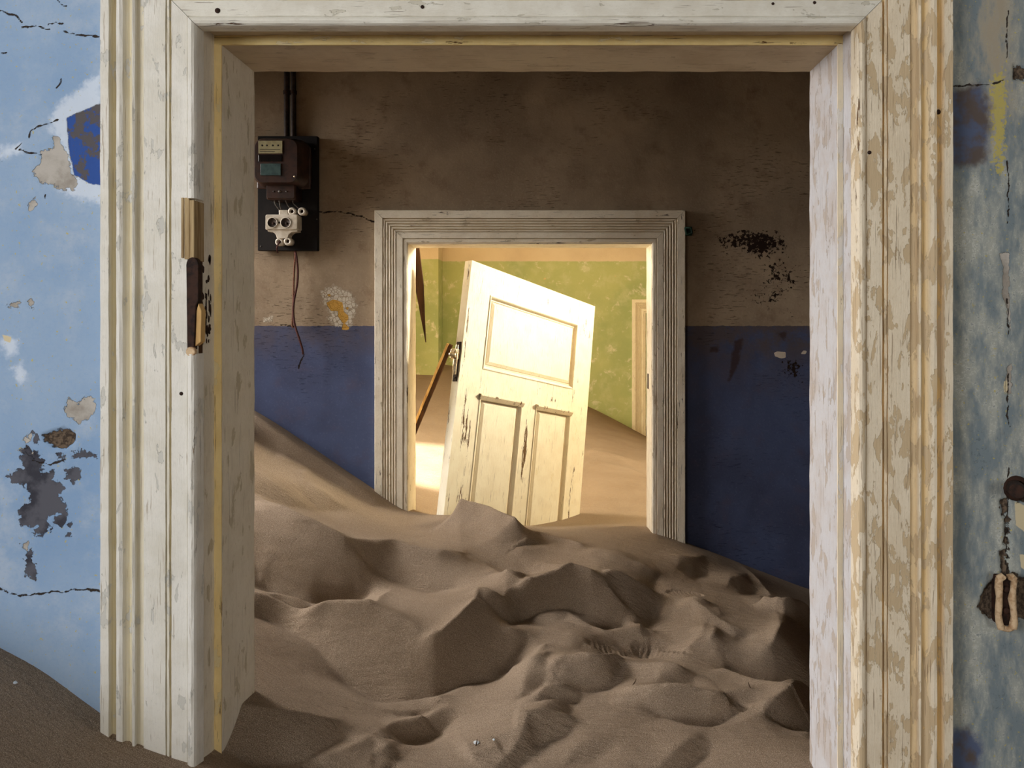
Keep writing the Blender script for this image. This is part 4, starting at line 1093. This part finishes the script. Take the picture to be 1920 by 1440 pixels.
# rim of the edge: lock face plate, hinge knuckle and latch on the near edge
lv = .40
m = MB(); m.box((-.004, .008, lz(lv + .10)), (.001, .032, lz(lv - .06))); m.build('lock_face_plate', M['rust'], leaf, .001, local=True)
lk = MB(); lk.box((-.030, .006, lz(lv + .012)), (-.003, .034, lz(lv - .028))); ol = lk.build('lock_body', M['nickel'], leaf, .003, local=True)
m = MB(); m.lathe((-.028, .016, lz(lv - .002)), (-1, 0, 0), [(.012, 0), (.013, .004), (.008, .010), (.009, .016), (.006, .020), (0, .021)], 14); m.build('knob', M['nickel'], leaf, 0, local=True)
m = MB(); m.tube([(-.016, .012, lz(lv - .045)), (-.018, .012, lz(lv)), (-.018, .012, lz(lv + .045)), (-.014, .012, lz(lv + .075))], [.005, .0085, .0085, .006], 12); m.build('latch_bar', M['nickel'], leaf, 0, local=True)
for k_ in (-.045, .085):
    m = MB(); m.lathe((-.004, .020, lz(lv + k_)), (-1, 0, 0), [(.004, 0), (.004, .001), (0, .002)], 10); m.build('screw', M['rust'], leaf, 0, local=True)

# ------------------------------------------------------------------ battens by the door
def batten(name, a, b, w, t, mats, label, cat, tip=0.0):
    a = Vector(a); b = Vector(b); d = (b - a); L = d.length; d.normalize()
    root = empty(name, a)
    side = d.cross(Vector((0, 1, 0))).normalized(); dep = side.cross(d).normalized()
    def pcs(nm, s0, s1, mt, t0=0, t1=t):
        m = MB(); rr = random.Random(nm + name); n = 14; vs = []; fs = []
        for i in range(n + 1):
            f = i / n; k = 1.0 if f < 1 - tip or tip == 0 else max(.04, (1 - f) / tip)
            mid = (s0 + s1) / 2
            for s_, q in ((s0, t0), (s1, t0), (s1, t1), (s0, t1)):
                s2 = mid * (1 if tip == 0 else k) + (s_ - mid) * k + rr.uniform(-.0006, .0006)
                vs.append(a + d * (L * f) + side * s2 + dep * q)
        for i in range(n):
            for c in range(4): fs.append((i*4+c, i*4+(c+1)%4, (i+1)*4+(c+1)%4, (i+1)*4+c))
        fs += [(3, 2, 1, 0), tuple(range(n*4, n*4+4))]
        m.add(vs, fs); return m.build(nm, M[mt], root, .0008)
    pcs('batten_strip', -w / 2, w * .12, mats[0]); pcs('edge_strip', w * .12, w / 2, mats[1], -.003, t - .004)
    return tag(root, label, cat)
bx, by = PX(765, 3.16), 3.16
batten('wooden_batten', (PX(752, 3.16), 3.16, PZ(865, 3.16)), (PX(843, 3.09), 3.09, PZ(646, 3.09)), .026, .016, ('old_wood', 'pale_wood'), 'thin brown batten leaning against the edge of the cream door', 'batten')
batten('splintered_batten', (PX(770, 3.09), 3.09, PZ(395, 3.09)), (PX(798, 3.09), 3.09, PZ(642, 3.09)), .036, .014, ('old_wood', 'old_wood'), 'splintered dark batten hanging behind the inner doorway, point downwards', 'batten', .42)

# ------------------------------------------------------------------ electric meter on the hall wall
YBf = 2.875
bd = empty('mounting_board', (PX(540, YBf), W2, PZ(470, YBf))); tag(bd, 'black board fixed to the brown hallway wall behind the meter', 'board')
box_obj('panel', (PX(483, YBf), YBf, PZ(470, YBf)), (PX(595, YBf), 2.900, PZ(255, YBf)), M['board'], bd, .002)
for zz in (PZ(275, YBf), PZ(450, YBf)):
    box_obj('spacer', (PX(500, YBf), 2.899, zz - .015), (PX(580, YBf), W2 + .004, zz + .015), M['old_wood'], bd)
for px, py in ((590, 279), (594, 411), (489, 462)):
    nail(px, py, YBf, .0025, M['wire'], bd)

YM = 2.775
mt = empty('electricity_meter', (PX(520, YM), YBf, PZ(375, YM))); tag(mt, 'old brown electricity meter with dial window on a black board', 'electric meter')
x0, x1, z0, z1 = PX(474, YM), PX(560, YM), PZ(346, YM), PZ(258, YM)
m = MB()
def rrect(x0, x1, z0, z1, r, n=5, cut=0.0):
    pts = []
    for cx, cz, a0 in ((x1 - r, z1 - r, 0), (x0 + r, z1 - r, 90), (x0 + r, z0 + r, 180), (x1 - r, z0 + r, 270)):
        for i in range(n + 1):
            a = math.radians(a0 + 90 * i / n); pts.append((cx + r * math.cos(a), cz + r * math.sin(a)))
    return pts
def loft(m, rings, smooth=True):
    n = len(rings[0][0]); vs = []
    for poly, y in rings: vs += [(x, y, z) for x, z in poly]
    fs = [(i*n+k, i*n+(k+1)%n, (i+1)*n+(k+1)%n, (i+1)*n+k) for i in range(len(rings)-1) for k in range(n)]
    m.add(vs, fs, smooth); m.add([(x, rings[0][1], z) for x, z in rings[0][0]], [tuple(range(n))]); m.add([(x, rings[-1][1], z) for x, z in rings[-1][0]], [tuple(range(n-1, -1, -1))])
loft(m, [(rrect(x0 - .006, x1 + .018, z0 - .004, z1 + .006, .04), YBf), (rrect(x0 - .006, x1 + .018, z0 - .004, z1 + .006, .04), YM + .055), (rrect(x0 - .002, x1 + .008, z0, z1 + .003, .036), YM + .05), (rrect(x0, x1 + .004, z0 + .002, z1, .034), YM + .014), (rrect(x0 + .008, x1 - .006, z0 + .008, z1 - .006, .030), YM)])
m.build('case', M['bakelite'], mt)
box_obj('base_flange', (x0 - .010, YM + .062, z0 - .006), (x1 + .024, YM + .07, z1 - .02), M['bakelite'], mt, .004)
xa, xb = PX(485, YM), PX(530, YM)
dl = box_obj('dial_plate', (xa, YM - .003, PZ(288, YM)), (xb, YM + .002, PZ(264, YM)), M['dial'], mt, .001); dl['label'] = 'cream dial plate'
for px in (492, 501, 512, 522):
    m = MB(); m.lathe((PX(px, YM), YM - .0028, PZ(273, YM)), (0, -1, 0), [(.0034, 0), (.0034, .0006), (0, .0007)], 12); m.build('dial_digit', M['ink'], dl)
for k_, py in enumerate((280, 284)):
    box_obj('print_line', (xa + .006, YM - .0034, PZ(py + 1, YM)), (xb - .008 - .02 * k_, YM - .0026, PZ(py, YM)), M['ink'], dl)
box_obj('window', (xa, YM - .002, PZ(303, YM)), (PX(529, YM), YM + .002, PZ(290, YM)), M['dark_glass'], mt, .001)
tp = box_obj('rating_plate', (PX(489, YM), YM - .003, PZ(329, YM)), (PX(527, YM), YM + .002, PZ(307, YM)), M['teal_plate'], mt, .001); tp['label'] = 'dull teal plate'
m = MB(); m.lathe((PX(552, YM), YM + .008, PZ(331, YM)), (0, -1, 0), [(.005, 0), (.005, .006), (.003, .009), (0, .0095)], 14); m.build('seal_screw', M['nickel'], mt)
tx0, tx1 = PX(499, 2.80), PX(554, 2.80)
m = MB(); loft(m, [(rrect(tx0, tx1, PZ(374, 2.80), PZ(344, 2.80), .006, 3), YBf), (rrect(tx0, tx1, PZ(374, 2.80), PZ(344, 2.80), .006, 3), 2.805), (rrect(tx0 + .004, tx1 - .004, PZ(371, 2.80), PZ(347, 2.80), .005, 3), 2.798)], False)
tb = m.build('terminal_cover', M['bakelite'], mt)
for px, r in ((513, .0028), (524, .005), (537, .0028)):
    m = MB(); m.lathe((PX(px, 2.798), 2.799, PZ(359, 2.798)), (0, -1, 0), [(r, 0), (r, .002), (r * .6, .0035), (0, .0035)], 12); m.build('screw', M['wire'], tb)

# porcelain fuse holder
YP = 2.828
fu = empty('fuse_holder', (PX(527, YP), YBf, PZ(447, YP))); tag(fu, 'white porcelain twin fuse holder on the black board below the meter', 'fuse holder')
m = MB(); bx0, bx1 = PX(497, YP), PX(558, YP)
loft(m, [(rrect(bx0, bx1, PZ(431, YP), PZ(402, YP), .006, 3), YBf), (rrect(bx0, bx1, PZ(431, YP), PZ(402, YP), .006, 3), YP + .004), (rrect(bx0 + .003, bx1 - .003, PZ(429.5, YP), PZ(403.5, YP), .005, 3), YP)], False)
m.build('body', M['ceramic'], fu, .001)
box_obj('top_lug', (PX(521, YP), YP + .008, PZ(404, YP)), (PX(539, YP), YBf, PZ(393, YP)), M['ceramic'], fu, .003)
m = MB(); m.prism([(PX(x, YP), PZ(y, YP)) for x, y in ((500,430),(556,430),(557,434),(546,435),(540,440),(538,447),(518,447),(516,440),(511,435),(501,434))][::-1], YP + .006, YBf)
m.build('lower_lug', M['ceramic'], fu, .002)
for px in (511, 536):
    c = (PX(px, YP), YP, PZ(417.5, YP))
    m = MB(); m.lathe((c[0], YP - .0005, c[2]), (0, -1, 0), [(.0205, 0), (.0205, .002), (.0185, .003), (.0172, .002), (.0168, -.001)], 28); rg = m.build('collar', M['ceramic'], fu)
    m = MB(); m.lathe((c[0], YP - .0012, c[2]), (0, 1, 0), [(.0170, -.001), (.0165, -.0004), (0, -.0002)], 28); sk = m.build('socket', M['dark_hole'], fu)  # flat dark disc, painted for the shade inside the round hole
    m = MB(); m.lathe((c[0] + .003, YP - .001, c[2] - .003), (0, -1, 0), [(.005, 0), (.005, .002), (.003, .003), (0, .003)], 14); m.build('contact', M['rust'], sk)
m = MB(); m.lathe((PX(523.5, YP), YP, PZ(417.5, YP)), (0, -1, 0), [(.004, 0), (.004, .001), (0, .0015)], 12); m.build('screw', M['dark_hole'], fu)

def ring_ins(px, py, label, tilt=0.0):
    Yr = 2.848
    m = MB(); c = P(px, py, Yr)
    m.lathe(c, (tilt, -1, 0), [(.0065, .010), (.0078, .0125), (.0115, .0135), (.0150, .011), (.0162, .006), (.0150, 0), (.0135, -.028), (.0080, -.028), (.0065, 0), (.0065, .010)], 22)
    r = empty('bobbin_insulator', (c[0], YBf, c[2])); m.build('ring', M['ceramic'], r)
    m = MB(); m.lathe((c[0], Yr, c[2]), (0, -1, 0), [(.0066, 0), (.0066, .003), (.003, .006), (0, .006)], 12); m.build('screw', M['rust'], r)
    tag(r, label, 'insulator', 'porcelain bobbins on the meter board'); return r
ring_ins(549, 397, 'left porcelain ring bobbin just above the fuse holder'); ring_ins(567.5, 397, 'right porcelain ring bobbin just above the fuse holder')
ring_ins(525.5, 454, 'left porcelain ring bobbin under the fuse holder, pink wire through it'); ring_ins(541.5, 453, 'right porcelain ring bobbin under the fuse holder')

def wire(name, pts, r, mat, label, group=None, cat='wire'):
    """pts: (px, py, Y); smoothed tube"""
    P3 = [Vector(P(*p)) for p in pts]; out = []
    for i in range(len(P3) - 1):
        p0 = P3[max(i-1, 0)]; p1 = P3[i]; p2 = P3[i+1]; p3 = P3[min(i+2, len(P3)-1)]
        for k in range(6):
            t = k / 6; out.append(.5 * ((2*p1) + (-p0+p2)*t + (2*p0-5*p1+4*p2-p3)*t*t + (-p0+3*p1-3*p2+p3)*t**3))
    out.append(P3[-1])
    m = MB(); m.tube(out, r, 8); o = m.build(name, M[mat])
    return tag(o, label, cat, group)
wire('wire', [(514,372,2.83),(516,382,2.835),(522,391,2.84),(526,397,2.845)], .0028, 'wire', 'leftmost grey wire from the meter terminals to the fuse holder', 'meter wires')
wire('wire', [(523,372,2.83),(525,384,2.835),(528,397,2.845)], .0028, 'wire', 'second grey wire from the meter terminals to the fuse holder', 'meter wires')
wire('wire', [(535,372,2.83),(537,380,2.835),(541,387,2.84),(547,395,2.842)], .0022, 'wire', 'thin wire from the meter to the left upper bobbin', 'meter wires')
wire('wire', [(548,372,2.83),(550,381,2.835),(556,387,2.84),(565,395,2.842)], .0022, 'wire', 'thin wire from the meter to the right upper bobbin', 'meter wires')
wire('wire', [(525,452,2.836),(521,459,2.834),(519,467,2.845),(521,474,2.86)], .0026, 'cable_dark', 'short pink wire end hanging from the left lower bobbin', 'meter wires')
wire('hanging_cable', [(551,466,2.895),(553,480,2.885),(551,520,2.88),(550,560,2.88),(549,590,2.882),(548,610,2.89),(551,614,2.893)], .0038, 'cable', 'frayed brown cable hanging below the black board', None, 'cable')
wire('hanging_cable', [(553,468,2.890),(556,482,2.876),(558.5,510,2.868),(557,535,2.868),(552,560,2.872),(550,585,2.873),(553,610,2.866),(561,635,2.862),(567,655,2.862),(568,664,2.866)], .0042, 'cable_dark', 'longer dark cable strand hanging in front of the brown one', None, 'cable')
# conduit tubes above the meter
for px, r, lab in ((536.5, .011, 'left dark conduit tube running up from the meter'), (549, .010, 'right dark conduit tube running up from the meter')):
    m = MB(); c = PX(px, 2.885); m.tube([(c, 2.893, PZ(262, 2.885)), (c, 2.893, 2.4), (c, 2.893, 2.75), (c, 2.893, 2.99)], r, 14)
    cd = empty('conduit', (c, 2.893, PZ(262, 2.885))); m.build('tube', M['pipe'], cd)
    m = MB(); m.tube([(c, 2.893, 2.46), (c, 2.893, 2.474)], r + .0025, 14); m.build('clip', M['rust'], cd)
    tag(cd, lab, 'conduit', 'conduit tubes above the meter')

# green eye by the inner doorway
hk = empty('wall_eye', (PX(1291, 2.89), W2, PZ(440, 2.89))); tag(hk, 'small green metal eye on the wall beside the inner doorway', 'hook')
m = MB(); c = P(1291, 433, 2.885)
m.tube([(c[0] - .012, 2.912, c[2] + .002), (c[0] - .012, 2.885, c[2] + .012), (c[0] + .010, 2.883, c[2] + .013), (c[0] + .013, 2.883, c[2] - .008), (c[0] - .008, 2.884, c[2] - .013), (c[0] - .012, 2.885, c[2] + .010)], .0045, 8, smooth=True); m.build('loop', M['green_metal'], hk)
box_obj('plate', (c[0] - .019, 2.900, c[2] - .016), (c[0] + .017, W2 + .004, c[2] + .016), M['green_metal'], hk, .002)

# porcelain cleat on the right-hand blue wall
YC = 1.155
cl = empty('conduit_cleat', (PX(1888, YC), W1, PZ(1183, YC))); tag(cl, 'broken cream porcelain cleat in a chipped hole on the right wall', 'cleat')
rs = random.Random(5)
def prong(pts, nm, r0=.0052):
    m = MB(); q = [(PX(a, YC), YC + .004 + rs.uniform(-.001, .001), PZ(b, YC)) for a, b in pts]
    m.tube(q, [r0 * rs.uniform(.85, 1.2) for _ in q], 9); return m.build(nm, M['ceramic_old'], cl)
prong([(1880,1083),(1876,1090),(1876,1105),(1877,1122),(1876,1140),(1875,1155),(1876,1170),(1880,1180)], 'prong')
prong([(1898,1083),(1904,1090),(1902,1108),(1901,1125),(1903,1142),(1904,1158),(1904,1170),(1901,1180)], 'prong')
prong([(1877,1178),(1885,1180),(1893,1182),(1902,1178)], 'bridge', .004)
prong([(1874,1086),(1880,1081),(1885,1086)], 'shoulder', .005); prong([(1894,1084),(1900,1082),(1905,1088)], 'shoulder', .005)
box_obj('back_plate', (PX(1880, YC), YC + .008, PZ(1178, YC)), (PX(1900, YC), W1 + .006, PZ(1086, YC)), M['rust'], cl, .002)
for py in (1108, 1148):
    m = MB(); m.lathe((PX(1891, YC), YC + .009, PZ(py, YC)), (0, -1, 0), [(.0052, 0), (.0052, .004), (.003, .006), (0, .006)], 12); m.build('screw', M['rust'], cl)
# rusty stub by it
st = empty('pipe_stub', (PX(1908, 1.16), W1, PZ(920, 1.16))); tag(st, 'rusty iron pipe stub sticking from the right wall above the cleat', 'pipe')
m = MB(); m.tube([(PX(1912, 1.17), W1 + .01, PZ(918, 1.17)), (PX(1909, 1.15), 1.15, PZ(919, 1.15)), (PX(1906, 1.13), 1.13, PZ(921, 1.13))], [.013, .012, .0105], 14); m.build('stub', M['rust'], st)
m = MB(); m.lathe((PX(1912, 1.17), W1 + .004, PZ(918, 1.17)), (0, -1, 0), [(.02, 0), (.02, .006), (.013, .009)], 16); m.build('flange', M['rust'], st)

# ------------------------------------------------------------------ small litter on the sand
def place(px, py):
    x, y = hit(px, py); 
    for _ in range(4):
        z = sand_z(x, y); y = y + .6 * ((EYE - z) * F / (py - VY) - y); x = (px - VX) * y / F
    return x, y, sand_z(x, y)
for i, (px, py, lab) in enumerate(((893, 1394, 'pale blue paint flake lying on the near sand, below the dark bowl'), (926, 1389, 'tiny pale paint flake on the sand right of the blue one'), (27, 1282, 'white paint flake on the dark sand at the blue wall'))):
    x, y, z = place(px, py); m = MB(); rr = random.Random(i)
    s_ = (.006, .003, .0045)[i]
    pts = [(x + s_ * rr.uniform(.7, 1.1) * math.cos(a * 2 * math.pi / 7), y + s_ * rr.uniform(.6, 1) * math.sin(a * 2 * math.pi / 7)) for a in range(7)]
    m.add([(a, b, z + .001 + .15 * (b - y)) for a, b in pts] + [(a, b, z + .0022 + .15 * (b - y)) for a, b in pts] + [(x, y, z + .0034)], [(6,5,4,3,2,1,0)] + [(k, (k+1) % 7, (k+1) % 7 + 7, k + 7) for k in range(7)] + [(k + 7, (k+1) % 7 + 7, 14) for k in range(7)])
    tag(m.build('paint_flake', M['chip']), lab, 'paint flake', 'paint flakes on the sand')
for i, (px, py, lab) in enumerate(((1189, 1287, 'dark twig standing in the sand near the middle footprints'), (1406, 1290, 'dark twig at the right ridge by the near jamb'), (893, 1399, 'dark twig beside the pale blue paint flake'))):
    x, y, z = place(px, py); m = MB(); a = (.8, -.4, .2)[i]
    m.tube([(x - .006 * a, y, z - .002), (x, y + .001, z + .003), (x + .005 * a, y + .003, z + .008), (x + .006 * a, y + .004, z + .012)], [.0011, .0012, .001, .0005], 6)
    tag(m.build('twig', M['straw']), lab, 'twig', 'twigs on the sand')
